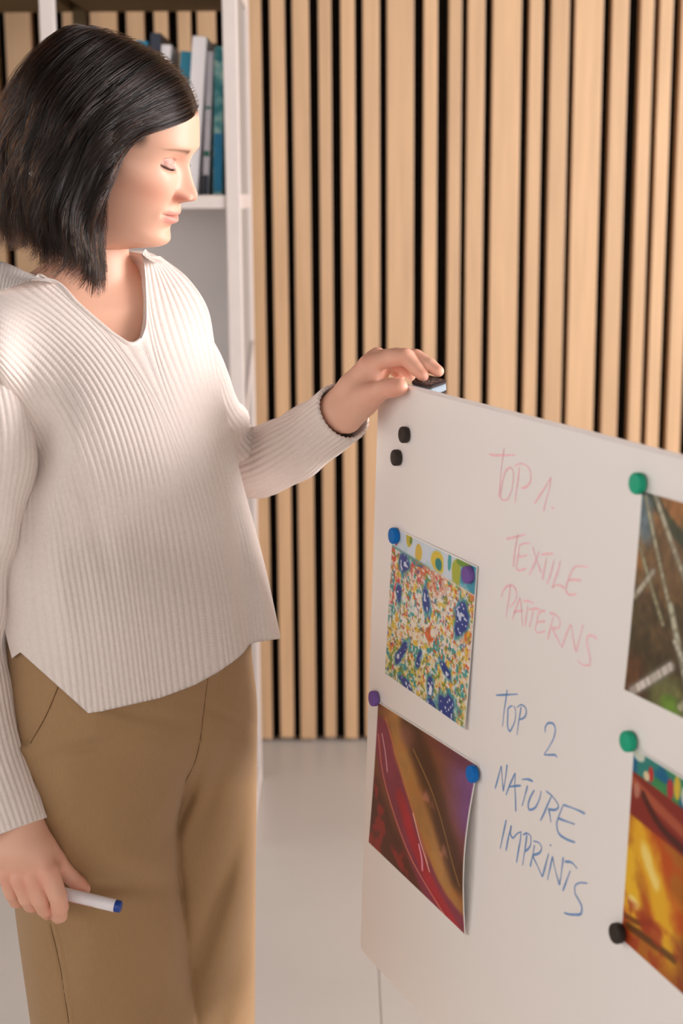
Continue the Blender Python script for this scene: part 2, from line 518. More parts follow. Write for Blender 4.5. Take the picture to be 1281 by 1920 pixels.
OA, OB, SC = (900, 820), (900, 1280), 0.2396
strokes('handwriting', 'pink marker word TOP', OA, SC, [
    [(72, 130), (120, 140), (190, 140), (280, 138)], [(190, 85), (180, 160), (165, 270), (155, 400), (150, 470)],
    [(235, 235), (205, 260), (180, 340), (165, 430), (175, 490), (205, 492), (235, 450), (258, 370), (265, 290), (250, 245), (235, 235)],
    [(310, 235), (300, 330), (285, 430), (278, 515)], [(275, 225), (320, 205), (370, 225), (400, 290), (395, 350), (360, 390), (325, 398)],
    ], 4.6, M_pink)
strokes('handwriting', 'pink marker numeral 1.', OA, SC, [
    [(428, 520), (480, 440), (530, 360), (558, 310)], [(558, 310), (545, 400), (520, 490), (500, 580)], [(560, 546), (572, 552), (580, 553)]], 4.6, M_pink)
strokes('handwriting', 'pink marker word TEXTILE', OA, SC, [
    [(205, 795), (260, 785), (310, 772), (360, 760)], [(300, 755), (285, 830), (270, 920), (262, 1015)],
    [(395, 828), (350, 830), (315, 845), (305, 900), (292, 960), (285, 1010), (300, 1040), (330, 1038), (365, 1025)], [(300, 935), (340, 932), (375, 922)],
    [(415, 860), (435, 930), (460, 1000), (480, 1060)], [(465, 890), (440, 960), (410, 1030), (385, 1080)],
    [(480, 918), (530, 912), (578, 910)], [(525, 945), (510, 1010), (500, 1060), (490, 1115)],
    [(582, 960), (565, 1030), (545, 1100), (525, 1150)], [(632, 965), (610, 1050), (585, 1120), (565, 1180)], [(565, 1180), (600, 1155), (640, 1165), (665, 1180)],
    [(850, 1015), (800, 1010), (755, 1010), (725, 1040), (700, 1100), (680, 1160), (675, 1200), (700, 1230), (740, 1232), (760, 1225)],
    [(685, 1118), (740, 1115), (800, 1120)]], 4.4, M_pink)
strokes('handwriting', 'pink marker word PATTERNS', OA, SC, [
    [(240, 1145), (235, 1210), (220, 1310), (205, 1410)], [(170, 1250), (185, 1200), (215, 1165), (250, 1160), (280, 1190), (288, 1240), (270, 1290), (235, 1330)],
    [(255, 1430), (280, 1350), (315, 1255)], [(315, 1255), (325, 1340), (335, 1480)], [(265, 1365), (300, 1360), (345, 1360)],
    [(340, 1280), (385, 1283), (425, 1300)], [(378, 1310), (365, 1390), (355, 1480)], [(380, 1350), (430, 1340), (470, 1345)], [(420, 1355), (405, 1420), (388, 1485)],
    [(515, 1360), (470, 1365), (455, 1400), (445, 1460), (435, 1500), (450, 1528), (480, 1525), (515, 1515)], [(445, 1450), (480, 1442), (515, 1440)],
    [(580, 1395), (560, 1460), (545, 1530), (532, 1585)], [(545, 1375), (590, 1385), (620, 1420), (630, 1460), (610, 1495), (560, 1490)], [(570, 1500), (605, 1570), (645, 1645)],
    [(645, 1645), (665, 1580), (690, 1510), (715, 1460)], [(715, 1460), (725, 1540), (740, 1620), (755, 1680)], [(755, 1680), (775, 1600), (795, 1530), (810, 1465)],
    [(920, 1580), (890, 1555), (855, 1550), (838, 1590), (845, 1650), (862, 1720), (860, 1780), (825, 1785), (785, 1765), (762, 1740)]], 4.4, M_pink)
strokes('handwriting', 'blue marker word TOP', OB, SC, [
    [(128, 98), (190, 95), (300, 90)], [(215, 55), (205, 130), (190, 230), (178, 345)],
    [(255, 178), (228, 195), (220, 260), (218, 340), (235, 380), (260, 340), (280, 270), (280, 210), (262, 180)],
    [(325, 185), (315, 250), (300, 340), (292, 410)], [(290, 195), (325, 172), (358, 195), (365, 235), (345, 275), (310, 290)],
    ], 3.6, M_bluep)
strokes('handwriting', 'blue marker numeral 2', OB, SC, [
    [(512, 390), (515, 345), (540, 315), (570, 318), (592, 360), (580, 430), (545, 500), (503, 565)], [(503, 565), (550, 565), (590, 565), (608, 585)]], 3.6, M_bluep)
strokes('handwriting', 'blue marker word NATURE', OB, SC, [
    [(120, 830), (145, 740), (168, 650)], [(168, 650), (175, 740), (185, 850)], [(185, 850), (200, 760), (215, 640)],
    [(205, 880), (240, 790), (278, 705)], [(278, 705), (275, 800), (280, 900), (282, 1010)], [(230, 815), (280, 808), (325, 805)],
    [(328, 758), (370, 755), (418, 772)], [(375, 805), (355, 880), (332, 965)],
    [(428, 840), (400, 890), (380, 960), (390, 995), (425, 985), (460, 930), (478, 870), (480, 845)],
    [(565, 880), (530, 960), (500, 1030), (475, 1080)], [(520, 848), (560, 880), (600, 930), (618, 970), (590, 995), (535, 990)], [(540, 990), (550, 1040), (558, 1095)],
    [(825, 1025), (750, 990), (655, 955)], [(655, 955), (625, 1030), (603, 1110), (620, 1180), (680, 1225), (748, 1250)], [(612, 1060), (680, 1085), (745, 1108)]], 4.2, M_bluep)
strokes('handwriting', 'blue marker word IMPRINTS', OB, SC, [
    [(208, 1072), (185, 1180), (160, 1300)], [(205, 1315), (225, 1210), (248, 1115)], [(248, 1115), (240, 1180), (260, 1215), (295, 1180), (325, 1165)], [(325, 1165), (318, 1230), (300, 1330), (288, 1410)],
    [(370, 1190), (355, 1300), (335, 1430)], [(340, 1190), (370, 1178), (400, 1205), (400, 1260), (375, 1305), (355, 1320)],
    [(430, 1270), (415, 1350), (395, 1440)], [(420, 1240), (460, 1250), (485, 1290), (470, 1330), (415, 1350)], [(415, 1355), (455, 1440), (490, 1520)],
    [(540, 1335), (515, 1430), (490, 1520)], [(550, 1266), (556, 1272), (560, 1276)],
    [(530, 1545), (550, 1450), (570, 1360)], [(570, 1360), (590, 1460), (625, 1585)], [(625, 1585), (640, 1480), (655, 1365)],
    [(665, 1400), (715, 1405), (765, 1455)], [(710, 1470), (680, 1550), (650, 1630)],
    [(845, 1570), (790, 1565), (750, 1585), (745, 1640), (775, 1700), (800, 1760), (790, 1810), (740, 1815), (690, 1810), (660, 1800)]], 4.2, M_bluep)


# ------------------------------------------------------------------ prints: flat pictures, painted numerically as vertex colour
def vnoise(u, v, sc, seed=0, oct=3):
    out = 0; amp = 1; tot = 0
    for o in range(oct):
        U, Vv = u * sc, v * sc
        i0, j0 = np.floor(U).astype(int), np.floor(Vv).astype(int)
        fu, fv = U - i0, Vv - j0
        fu, fv = fu * fu * (3 - 2 * fu), fv * fv * (3 - 2 * fv)

        def h(i, j):
            x = (i * 374761393 + j * 668265263 + (seed + o * 17) * 974634777) & 0xffffffff
            x = ((x ^ (x >> 13)) * 1274126177) & 0xffffffff
            return ((x ^ (x >> 16)) & 0xffff) / 65535.0
        a = h(i0, j0) * (1 - fu) + h(i0 + 1, j0) * fu
        b = h(i0, j0 + 1) * (1 - fu) + h(i0 + 1, j0 + 1) * fu
        out = out + amp * (a * (1 - fv) + b * fv); tot += amp
        amp *= 0.5; sc *= 2
    return out / tot


def mixc(C, col, w):
    return C * (1 - w[..., None]) + np.array(col, float) * w[..., None]


def segd(u, v, p, q, asp=1.0):
    p, q = np.array(p, float), np.array(q, float)
    du, dv = (u - p[0]) * asp, v - p[1]
    e = np.array([(q[0] - p[0]) * asp, q[1] - p[1]])
    t = np.clip((du * e[0] + dv * e[1]) / (e @ e), 0, 1)
    return np.hypot(du - t * e[0], dv - t * e[1]), t


def lined(u, v, pts, asp=1.0):
    q = catmull(np.array(pts, float), 14)
    D = np.full(u.shape, 9.0)
    for a, b in zip(q[:-1], q[1:]):
        D = np.minimum(D, segd(u, v, a, b, asp)[0])
    return D


def ell(u, v, c, ru, rv, rot=0.0, asp=1.0):
    du, dv = (u - c[0]) * asp, v - c[1]
    c_, s_ = math.cos(rot), math.sin(rot)
    return np.hypot((du * c_ + dv * s_) / ru, (-du * s_ + dv * c_) / rv)


def paint_textile(u, v):
    w1 = vnoise(u, v * 1.2, 5, 1); w2 = vnoise(u, v * 1.2, 9, 2)
    C = np.ones(u.shape + (3,)) * np.array((228, 214, 196.))
    lowg = sstep(0.5, 0.95, v + 0.35 * (w1 - 0.5))
    C = mixc(C, (214, 196, 92), 0.55 * lowg)
    topr = sstep(0.36, 0.2, v + 0.25 * (w2 - 0.5)) * sstep(0.85, 0.4, u)
    C = mixc(C, (196, 92, 60), 0.75 * topr)
    C = mixc(C, (208, 110, 40), 0.8 * sstep(0.84, 0.95, u) * sstep(0.62, 0.4, v))
    cols = [((222, 150, 40), 16, 3, .69), ((205, 60, 74), 20, 4, .72), ((40, 148, 150), 15, 5, .67), ((226, 190, 60), 13, 6, .67),
            ((214, 92, 40), 24, 7, .7), ((120, 140, 40), 22, 8, .68), ((70, 80, 150), 34, 9, .76), ((238, 232, 224), 30, 10, .64)]
    for c, sc, sd, th in cols:
        n = vnoise(u, v * 0.95, sc * 1.7, sd, 2)
        bias = 0.0
        if c == (40, 148, 150): bias = 0.02 + 0.11 * sstep(0.45, 0.85, v)
        if c == (205, 60, 74): bias = 0.08 * sstep(0.5, 0.1, u) - 0.1 * sstep(.5, .8, v)
        if c == (120, 140, 40): bias = 0.12 * sstep(0.6, 0.95, v) - 0.06
        if c == (238, 232, 224): bias = 0.09 * np.exp(-((u - .35) / .3) ** 2 - ((v - .5) / .16) ** 2)
        C = mixc(C, c, 0.85 * sstep(th - 0.05, th + 0.04, n + bias))
    blots = [(.17, .2, .07, .075, .3), (.13, .42, .04, .07, -.2), (.47, .37, .05, .09, -.35), (.87, .36, .075, .12, .1), (.2, .78, .035, .14, .62),
             (.42, .76, .03, .07, .3), (.58, .88, .05, .07, 0), (.74, .72, .10, .03, .5), (.28, .965, .11, .035, .2), (.78, .955, .12, .11, .3),
             (.6, .99, .07, .04, .4)]
    for i, (cu, cv, ru, rv, ro) in enumerate(blots):
        d = ell(u, v, (cu, cv), ru * .86, rv * .86, ro) + 0.8 * (vnoise(u, v, 16, 20 + i, 2) - 0.5)
        C = mixc(C, (40, 140, 165), 0.6 * sstep(1.45, 1.1, d))
        C = mixc(C, (38, 62, 138), sstep(1.1, 0.88, d))
        dots = vnoise(u, v, 52, 40 + i, 1)
        C = mixc(C, (214, 220, 236), 0.95 * sstep(0.70, 0.78, dots) * sstep(1.0, 0.8, d))
    C = mixc(C, (220, 90, 40), 0.8 * sstep(1.1, .8, ell(u, v, (.53, .56), .055, .05)))
    C = mixc(C, (235, 222, 205), sstep(1.1, .8, ell(u, v, (.56, .54), .025, .03)))
    C = mixc(C, (232, 236, 240), sstep(1.1, .8, ell(u, v, (.585, .9), .02, .035)))
    # upper band: pale ground with yellow and teal shapes
    edge = 0.125 + 0.05 * u
    band = sstep(edge + 0.008, edge - 0.008, v)
    B = np.ones(u.shape + (3,)) * np.array((208, 218, 230.))
    B = mixc(B, (40, 140, 165), 0.9 * sstep(0.78, 0.86, u + 0.1 * (w1 - .5)))
    B = mixc(B, (168, 205, 210), 0.6 * sstep(.55, .7, w2))
    for (cu, cv, ru, rv, c) in ((.22, .03, .04, .05, (196, 176, 40)), (.34, .09, .045, .06, (214, 180, 70)), (.57, .085, .075, .07, (218, 190, 60)),
                                (.58, .1, .04, .04, (20, 128, 130)), (.78, .1, .05, .09, (170, 176, 60)), (.85, .02, .08, .03, (110, 150, 50)),
                                (.06, .09, .02, .025, (190, 50, 80)), (.7, .05, .02, .06, (60, 160, 165)), (.24, .035, .02, .025, (110, 140, 40))):
        d = ell(u, v, (cu, cv), ru, rv) + 0.4 * (vnoise(u, v, 14, 61, 2) - .5)
        B = mixc(B, c, sstep(1.1, .85, d))
    C = C * (1 - band[..., None]) + B * band[..., None]
    C = mixc(C, (90, 150, 150), 0.8 * np.exp(-((v - edge) / 0.008) ** 2) * sstep(.6, .3, u))
    C = mixc(C, (226, 214, 196), 0.8 * np.exp(-((v - edge - .005) / 0.006) ** 2) * sstep(.4, .7, u))
    return C


def paint_petal(u, v):
    n1 = vnoise(u, v, 4, 3, 4); n2 = vnoise(u, v, 10, 5, 3)
    C = np.ones(u.shape + (3,)) * np.array((120, 66, 42.))
    C = mixc(C, (190, 138, 74), sstep(.25, .05, lined(u, v, [(.25, .05), (.4, .42), (.62, .65), (.9, .95)])) * (0.55 + .6 * n1))
    C = mixc(C, (172, 110, 50), 0.7 * sstep(.45, .75, n2) * sstep(.3, .1, lined(u, v, [(.4, .3), (.62, .65), (.9, .95)])))
    C = mixc(C, (72, 40, 22), 0.92 * sstep(.16, .05, lined(u, v, [(.36, .02), (.55, .25), (.78, .5), (.95, .66)])))
    C = mixc(C, (128, 82, 140), 0.9 * sstep(.62, .98, u + .25 * (n1 - .5) - .15 * v) * sstep(.72, .3, v))
    C = mixc(C, (110, 52, 60), 0.6 * sstep(.1, .02, np.abs(v - .02)) * sstep(.3, .8, u))
    dark = sstep(.0, .12, v - 0.45 - 1.05 * u * 0.75 + .15 * (n1 - .5)) * sstep(.75, .4, u)
    C = mixc(C, (84, 38, 34), dark)
    C = mixc(C, (170, 34, 44), dark * 0.6 * sstep(.58, .74, n2))
    pet = lined(u, v, [(.06, .2), (.14, .36), (.3, .56), (.48, .76), (.7, .92), (.98, 1.0)])
    C = mixc(C, (134, 48, 72), sstep(.13, .085, pet + .03 * (n2 - .5)))
    C = mixc(C, (178, 32, 48), 0.8 * sstep(.075, .02, lined(u, v, [(.3, .52), (.46, .72), (.66, .88), (.9, 1.0)])))
    for pts, c, w in (([(.03, .22), (.1, .45), (.25, .66), (.45, .84), (.8, .99)], (206, 120, 100), .010),
                      ([(.1, .08), (.25, .3), (.4, .5), (.5, .62), (.62, .78)], (206, 120, 70), .009),
                      ([(.4, .16), (.6, .33), (.8, .52), (.96, .72)], (150, 110, 60), .009),
                      ([(.07, .2), (.12, .32), (.15, .42)], (226, 180, 190), .009),
                      ([(.44, .56), (.52, .68), (.64, .82)], (240, 200, 180), .009), ([(.52, .72), (.56, .8), (.57, .85)], (236, 170, 190), .013)):
        C = mixc(C, c, 0.85 * sstep(w, w * 0.4, lined(u, v, pts) + 0.006 * (n2 - .5)))
    C = mixc(C, (206, 140, 130), 0.5 * sstep(.55, .8, n2) * sstep(.1, .03, lined(u, v, [(.55, .42), (.7, .58), (.85, .72)])))
    C = mixc(C, (150, 92, 84), 0.6 * sstep(.12, .02, ell(u, v, (.33, .1), 1, 1)))
    return C * (0.9 + 0.2 * n2[..., None])


def paint_twigs(u, v):
    n1 = vnoise(u, v, 3.5, 13, 4); n2 = vnoise(u, v, 9, 15, 3); n3 = vnoise(u, v, 28, 16, 2)
    C = np.ones(u.shape + (3,)) * np.array((112, 84, 52.))
    C = mixc(C, (156, 104, 54), sstep(.42, .66, n1) * sstep(.75, .35, v))
    C = mixc(C, (66, 54, 28), 0.9 * sstep(.4, .7, v + .5 * (n2 - .5)))
    C = mixc(C, (100, 62, 34), 0.9 * sstep(.75, .85, v) * sstep(.25, .1, u))
    C = mixc(C, (118, 120, 70), 0.8 * sstep(.76, .9, v + .2 * (n2 - .5)) * sstep(.15, .3, u))
    C = mixc(C, (96, 138, 40), 0.8 * sstep(1, .5, ell(u, v, (.42, .96), .12, .06)))
    C = mixc(C, (96, 124, 140), 0.8 * sstep(.13, .03, lined(u, v, [(.06, .04), (.05, .1), (.07, .18)])) )
    C = mixc(C, (48, 62, 42), 0.8 * sstep(.05, .02, lined(u, v, [(.1, 0), (.3, .12), (.6, .22)])))
    C = C * (0.8 + 0.4 * n3[..., None])
    for p, q, w, c in (((.14, .0), (.62, .5), .017, (182, 174, 150)), ((.05, .03), (.36, .52), .013, (176, 170, 140)), ((.36, .5), (.62, .98), .02, (190, 186, 160)),
                       ((.03, .28), (.3, .6), .013, (160, 154, 120)), ((.02, .52), (.18, .37), .016, (190, 182, 160)), ((.08, .98), (.4, .78), .024, (216, 206, 196)),
                       ((.42, .66), (.6, .82), .016, (196, 190, 168)), ((.6, .1), (.95, .7), .02, (180, 172, 140)), ((.5, .95), (.98, .6), .02, (200, 190, 160))):
        d, t = segd(u, v, p, q, 0.75)
        C = mixc(C, np.array(c) * 0.55, 0.6 * sstep(w * 1.7, w, d))
        C = mixc(C, c, (0.55 + .45 * sstep(.35, .6, vnoise(t * 6 + 3 * u, t, 3, 33, 2))) * sstep(w, w * 0.6, d))
    return C


def paint_amber(u, v):
    n1 = vnoise(u, v, 4.5, 23, 4); n2 = vnoise(u, v, 10, 25, 3)
    C = np.ones(u.shape + (3,)) * np.array((176, 100, 24.))
    C = mixc(C, (190, 72, 16), 0.8 * sstep(.5, .7, n1))
    C = mixc(C, (232, 176, 36), 0.95 * sstep(.16, .04, lined(u, v, [(.12, .42), (.22, .55), (.34, .68), (.4, .8)]) + .12 * (n2 - .5)))
    C = mixc(C, (244, 214, 120), 0.95 * sstep(.06, .01, lined(u, v, [(.16, .46), (.26, .58)]) + .06 * (n2 - .5)))
    C = mixc(C, (240, 190, 40), 0.9 * sstep(.12, .03, lined(u, v, [(.02, .55), (.04, .7), (.1, .78)]) + .1 * (n2 - .5)))
    C = mixc(C, (248, 222, 130), 0.95 * sstep(1, .5, ell(u, v, (.09, .76), .07, .04)))
    C = mixc(C, (246, 214, 90), 0.9 * sstep(1, .5, ell(u, v, (.3, .83), .07, .035)))
    C = mixc(C, (110, 52, 16), 0.85 * sstep(.022, .008, lined(u, v, [(.02, .86), (.14, .84), (.25, .79)])))
    C = mixc(C, (84, 48, 16), 0.85 * sstep(.03, .01, lined(u, v, [(.05, .9), (.2, .885), (.45, .87)])))
    C = mixc(C, (160, 50, 22), 0.8 * sstep(.72, .78, v - .06 * u) * sstep(.35, .6, n2) )
    C = mixc(C, (120, 70, 20), .6 * sstep(.35, .6, u) * sstep(.6, .4, n1))
    red = sstep(.345, .325, v - .05 * u) * sstep(.10, .13, v - .05 * u)
    C = mixc(C, (132, 40, 30), red)
    C = mixc(C, (176, 92, 60), red * 0.8 * sstep(.04, .015, lined(u, v, [(.03, .17), (.3, .22), (.7, .28), (1, .33)])))
    C = mixc(C, (60, 22, 20), red * 0.8 * sstep(.03, .01, lined(u, v, [(.12, .2), (.25, .28), (.5, .33), (1, .38)])))
    C = mixc(C, (190, 130, 110), red * 0.8 * sstep(1, .6, ell(u, v, (.06, .2), .035, .05)))
    band = sstep(.125, .11, v - .05 * u)
    B = np.ones(u.shape + (3,)) * np.array((40, 128, 120.))
    B = mixc(B, (0, 96, 136), sstep(.45, .6, vnoise(u, v, 7, 71, 2)))
    B = mixc(B, (60, 140, 70), .8 * sstep(.55, .65, vnoise(u, v, 8, 72, 2)))
    B = mixc(B, (206, 210, 196), sstep(1.1, .8, ell(u, v, (.06, .02), .06, .035)) )
    for cu, cv, ru, rv, c in ((.18, .08, .025, .04, (190, 50, 50)), (.36, .09, .03, .05, (176, 50, 60)), (.14, .1, .03, .025, (220, 200, 160)), (.42, .06, .03, .06, (210, 180, 60)),
                              (.5, .08, .04, .05, (226, 222, 200)), (.7, .06, .05, .05, (200, 170, 50)), (.85, .08, .05, .05, (190, 60, 60))):
        B = mixc(B, c, sstep(1.1, .8, ell(u, v, (cu, cv), ru, rv) + .3 * (n2 - .5)))
    return C * (1 - band[..., None]) + B * band[..., None]


def sheet(label, corners, painter, nu, nv, curl, margin=0.012):
    """corners: far-top, near-top, near-bottom, far-bottom as picture positions on the board"""
    c = [ab(onb(np.array(p[0], float), np.array(p[1], float))) for p in corners]
    c = np.array([[float(a), float(b)] for a, b in c])
    u, v = np.meshgrid(np.linspace(0, 1, nu), np.linspace(0, 1, nv))
    A = ((1 - u) * (1 - v))[..., None] * c[0] + (u * (1 - v))[..., None] * c[1] + (u * v)[..., None] * c[2] + ((1 - u) * v)[..., None] * c[3]
    lift = 0.0009 + curl(u, v)
    V = bab(A[..., 0], A[..., 1], lift).reshape(-1, 3)
    C = painter(u, v)
    m = margin
    edge = np.minimum(np.minimum(u, 1 - u), np.minimum(v, 1 - v) * 1.2)
    C = mixc(C, (240, 236, 232), sstep(m, m * 0.7, edge))
    e = empty('print_sheet', tuple(float(t) for t in V.mean(0)), label, 'print', 'prints pinned to the whiteboard')
    mesh_obj('printed_face', V, grid_faces(nv, nu), M_print, e, attrs={'ink': srgb_a(np.clip(C, 0, 255)).reshape(-1, 3)})
    nb = 12
    u2, v2 = np.meshgrid(np.linspace(0, 1, nb), np.linspace(0, 1, nb))
    A = ((1 - u2) * (1 - v2))[..., None] * c[0] + (u2 * (1 - v2))[..., None] * c[1] + (u2 * v2)[..., None] * c[2] + ((1 - u2) * v2)[..., None] * c[3]
    V = bab(A[..., 0], A[..., 1], 0.0005 + curl(u2, v2)).reshape(-1, 3)
    mesh_obj('paper_back', V, grid_faces(nb, nb, flip=True), M_paper, e)
    return e


cz = lambda u, v: 0.0 * u
sheet('nearly square floral textile print with blue blots, pinned upper left on the board', [(737, 987), (898.5, 1062), (879, 1369), (722, 1264)], paint_textile, 170, 270,
      lambda u, v: 0.003 * v ** 2 * u + 0.0012 * u ** 2)
sheet('dark red and ochre petal print hanging below the floral one', [(709, 1314), (899, 1434), (880, 1754), (696, 1579)], paint_petal, 190, 250,
      lambda u, v: 0.010 * sstep(.55, 1, u) * np.sin(np.pi * np.clip(v, 0, 1)) + 0.004 * v ** 2)
sheet('brown print of pale crossing twigs at the upper right frame edge', [(1205, 917), (1395, 972), (1404, 1404), (1177, 1294)], paint_twigs, 190, 340, lambda u, v: 0.004 * v ** 2)
sheet('glowing amber print with a red stripe at the lower right corner', [(1189, 1400), (1408, 1531), (1406, 1972), (1165, 1761)], paint_amber, 190, 340, lambda u, v: 0.003 * u)

# ------------------------------------------------------------------ magnets
MAGC = {'black': srgb(52, 44, 38), 'blue': srgb(0, 108, 190), 'purple': srgb(116, 84, 156), 'green': srgb(30, 166, 128)}
M_mag = {k: mat('magnet_' + k, v, 0.55, 0.25, noise=0.03, nscale=60) for k, v in MAGC.items()}


def magnet(px, py, c, label, lift=0.0):
    P = onb(np.array(px, float), np.array(py, float), lift + 0.0008)
    r, h = 0.0102, 0.0078
    prof = [(0.0, h), (r * 0.80, h), (r * 0.93, h - 0.0005), (r, h - 0.0018), (r * 1.0, 0.0012), (r * 0.94, 0.0)]
    n = 28
    t = np.linspace(0, 2 * math.pi, n, endpoint=False)
    V = [P + NRM * h]
    for rr, hh in prof[1:]:
        V += list(P + NRM * hh + rr * (np.cos(t)[:, None] * D_AL + np.sin(t)[:, None] * D_DN))
    Fc = [(0, 1 + i, 1 + (i + 1) % n) for i in range(n)]
    for k in range(len(prof) - 2):
        a, b = 1 + k * n, 1 + (k + 1) * n
        Fc += [(a + i, b + i, b + (i + 1) % n, a + (i + 1) % n) for i in range(n)]
    Fc.append([1 + (len(prof) - 2) * n + i for i in range(n)])
    o = mesh_obj('magnet', V, Fc, M_mag[c], None, smooth=False, org=P)
    for p in o.data.polygons: p.use_smooth = True
    return tag(o, label, 'magnet', 'round magnets on the whiteboard')


magnet(764, 815, 'black', 'upper black round magnet of the pair by the hand')
magnet(749, 858, 'black', 'lower black round magnet of the pair by the hand')
magnet(746, 1004, 'blue', 'blue round magnet on the corner of the floral print', 0.001)
magnet(886, 1077, 'purple', 'purple round magnet on the near corner of the floral print', 0.0015)
magnet(708, 1309, 'purple', 'purple round magnet on the far corner of the dark red print', 0.001)
magnet(895, 1450, 'blue', 'blue round magnet holding the near corner of the dark red print', 0.002)
magnet(1205, 906, 'green', 'green round magnet on the corner of the twig print', 0.001)
magnet(1187, 1389, 'green', 'green round magnet on the top corner of the amber print', 0.001)
magnet(1168, 1748, 'black', 'black round magnet on the lower corner of the amber print', 0.002)
# ------------------------------------------------------------------ person
person = empty('person', (-0.27, 1.9, 0.0),
               'woman in cream ribbed sweater and tan trousers steadying the whiteboard, marker in lowered hand', 'person')


def ext(py, tab):
    t = np.array(tab, float)
    return spline(t[:, 0], t[:, 1], py)


XL = [(440, -70), (600, -55), (700, -25), (830, 14), (960, 6), (1100, -10), (1200, -2), (1340, 4)]
XR = [(440, 420), (600, 424), (700, 432), (830, 448), (960, 474), (1100, 512), (1200, 540), (1340, 566)]
BB = [(440, .015), (480, .022), (530, .040), (600, .072), (645, .088), (700, .108), (760, .126), (850, .138), (1000, .134), (1150, .148), (1340, .164)]
SH = [(440, .55), (600, .50), (800, .36), (1340, .30)]
YC = [(440, 1.995), (650, 1.985), (900, 1.955), (1340, 1.925)]


def gb(px, py, x0, y0, sx, sy, rot=0.0):
    c, s = math.cos(rot), math.sin(rot)
    a, b = (px - x0) * c + (py - y0) * s, -(px - x0) * s + (py - y0) * c
    return np.exp(-(a / sx) ** 2 - (b / sy) ** 2)


def y_sweater(px, py):
    xl, xr = ext(py, XL), ext(py, XR)
    u = np.clip((px - (xl + xr) / 2) / ((xr - xl) / 2 * 1.015), -1, 1)
    m_ = (px - (xl + xr) / 2) / F_PX * 1.93
    Y = ext(py, YC) + ext(py, SH) * m_ - ext(py, BB) * np.sqrt(np.maximum(1 - u * u, 0.0))
    # bust, its drape, the armpit hollow and a few soft folds
    Y += -0.020 * gb(px, py, 300, 800, 95, 120) - 0.019 * gb(px, py, 170, 800, 80, 110)
    Y += 0.034 * gb(px, py, 76, 855, 32, 85, 0.2) - 0.015 * gb(px, py, 132, 835, 24, 110, -.35)
    Y += 0.012 * gb(px, py, 152, 905, 20, 130, -.30)
    Y += 0.012 * gb(px, py, 330, 1010, 150, 70, .2) - 0.007 * gb(px, py, 200, 1120, 120, 120)
    Y += 0.006 * gb(px, py, 60, 1010, 20, 120, .0) - .006 * gb(px, py, 110, 1060, 26, 160, -.1)
    Y += 0.012 * gb(px, py, 452, 1050, 22, 230, -.16) - 0.006 * gb(px, py, 495, 1130, 16, 130, -.2)
    Y += 0.006 * gb(px, py, 400, 700, 22, 80, -.25)
    Y += 0.016 * gb(px, py, 18, 524, 62, 16)
    Y += -0.052 * gb(px, py, -20, 680, 58, 90, 0.0)
    return Y


def skin_mat():
    m = mat('skin', rough=0.46, spec=0.35, attr='skin', sss=0.14, sss_r=(0.006,), bump=0.05, bscale=900)
    return m


M_skin = skin_mat()
SK = np.array(srgb(227, 177, 152))


def rotm(yaw, pitch, roll):
    cz_, sz_ = math.cos(yaw), math.sin(yaw); cx_, sx_ = math.cos(pitch), math.sin(pitch); cy_, sy_ = math.cos(roll), math.sin(roll)
    return (np.array([[cz_, -sz_, 0], [sz_, cz_, 0], [0, 0, 1]]) @ np.array([[1, 0, 0], [0, cx_, -sx_], [0, sx_, cx_]])
            @ np.array([[cy_, 0, sy_], [0, 1, 0], [-sy_, 0, cy_]]))


HR = rotm(-1.7738, -0.3223, 0.0865)               # head axes: x her right, y where she looks, z up
HP = np.array([-0.2717, 1.9682, 1.5353])
TR = rotm(math.radians(-150), 0, 0)               # chest axes
TP = np.array([-0.312, 1.990, 1.370])
NR_ = rotm(math.radians(-128), -0.12, 0.03)       # half-way down the neck
NP_ = TP + TR @ np.array([0, 0.004, 0.045])

# ring: zF,yF, xS,yS,zS, yB,zB, squareness of the front (cm)
H_rows = [
    (11.48, 0.2, 0.25, -0.3, 11.48, -0.8, 11.48, 2), (11.1, 2.6, 2.6, -.6, 11.1, -3.8, 11.1, 2), (10.0, 5.3, 4.7, -.8, 10.0, -6.6, 10.0, 2),
    (8.3, 7.3, 6.2, -1.0, 8.3, -8.4, 8.3, 2.05), (6.2, 8.55, 7.0, -1.0, 6.2, -9.3, 6.2, 2.1), (4.2, 9.2, 7.25, -.8, 4.2, -9.7, 4.2, 2.2),
    (2.3, 9.5, 7.2, -.4, 2.3, -9.7, 2.3, 2.35), (1.0, 9.2, 7.1, -.3, 1.0, -9.6, 1.2, 2.4), (-.2, 8.95, 7.05, -.3, -.2, -9.3, 0.0, 2.4),
    (-1.6, 8.95, 7.0, -.2, -1.6, -8.9, -1.4, 2.4), (-3.2, 9.05, 6.8, 0, -3.0, -8.2, -3.0, 2.35), (-4.8, 9.15, 6.5, .2, -4.4, -7.5, -4.6, 2.3),
    (-6.3, 9.15, 6.15, .4, -5.8, -6.9, -6.0, 2.25), (-7.6, 8.95, 5.8, .5, -7.0, -6.6, -7.2, 2.2), (-8.7, 8.85, 5.45, .5, -8.0, -6.4, -8.2, 2.15),
    (-9.7, 9.0, 5.1, .3, -8.9, -6.3, -9.0, 2.1), (-10.55, 8.5, 4.9, 0, -10.1, -6.2, -9.9, 2.05), (-11.15, 7.3, 4.8, -.4, -11.0, -6.1, -10.7, 2),
    (-11.8, 5.6, 4.8, -.9, -11.9, -6.1, -11.5, 2), (-12.5, 3.9, 4.8, -1.3, -12.6, -6.2, -12.4, 2)]
N_rows = [(0.4, 3.4, 4.9, -.9, 0.6, -6.0, 1.5, 2)]
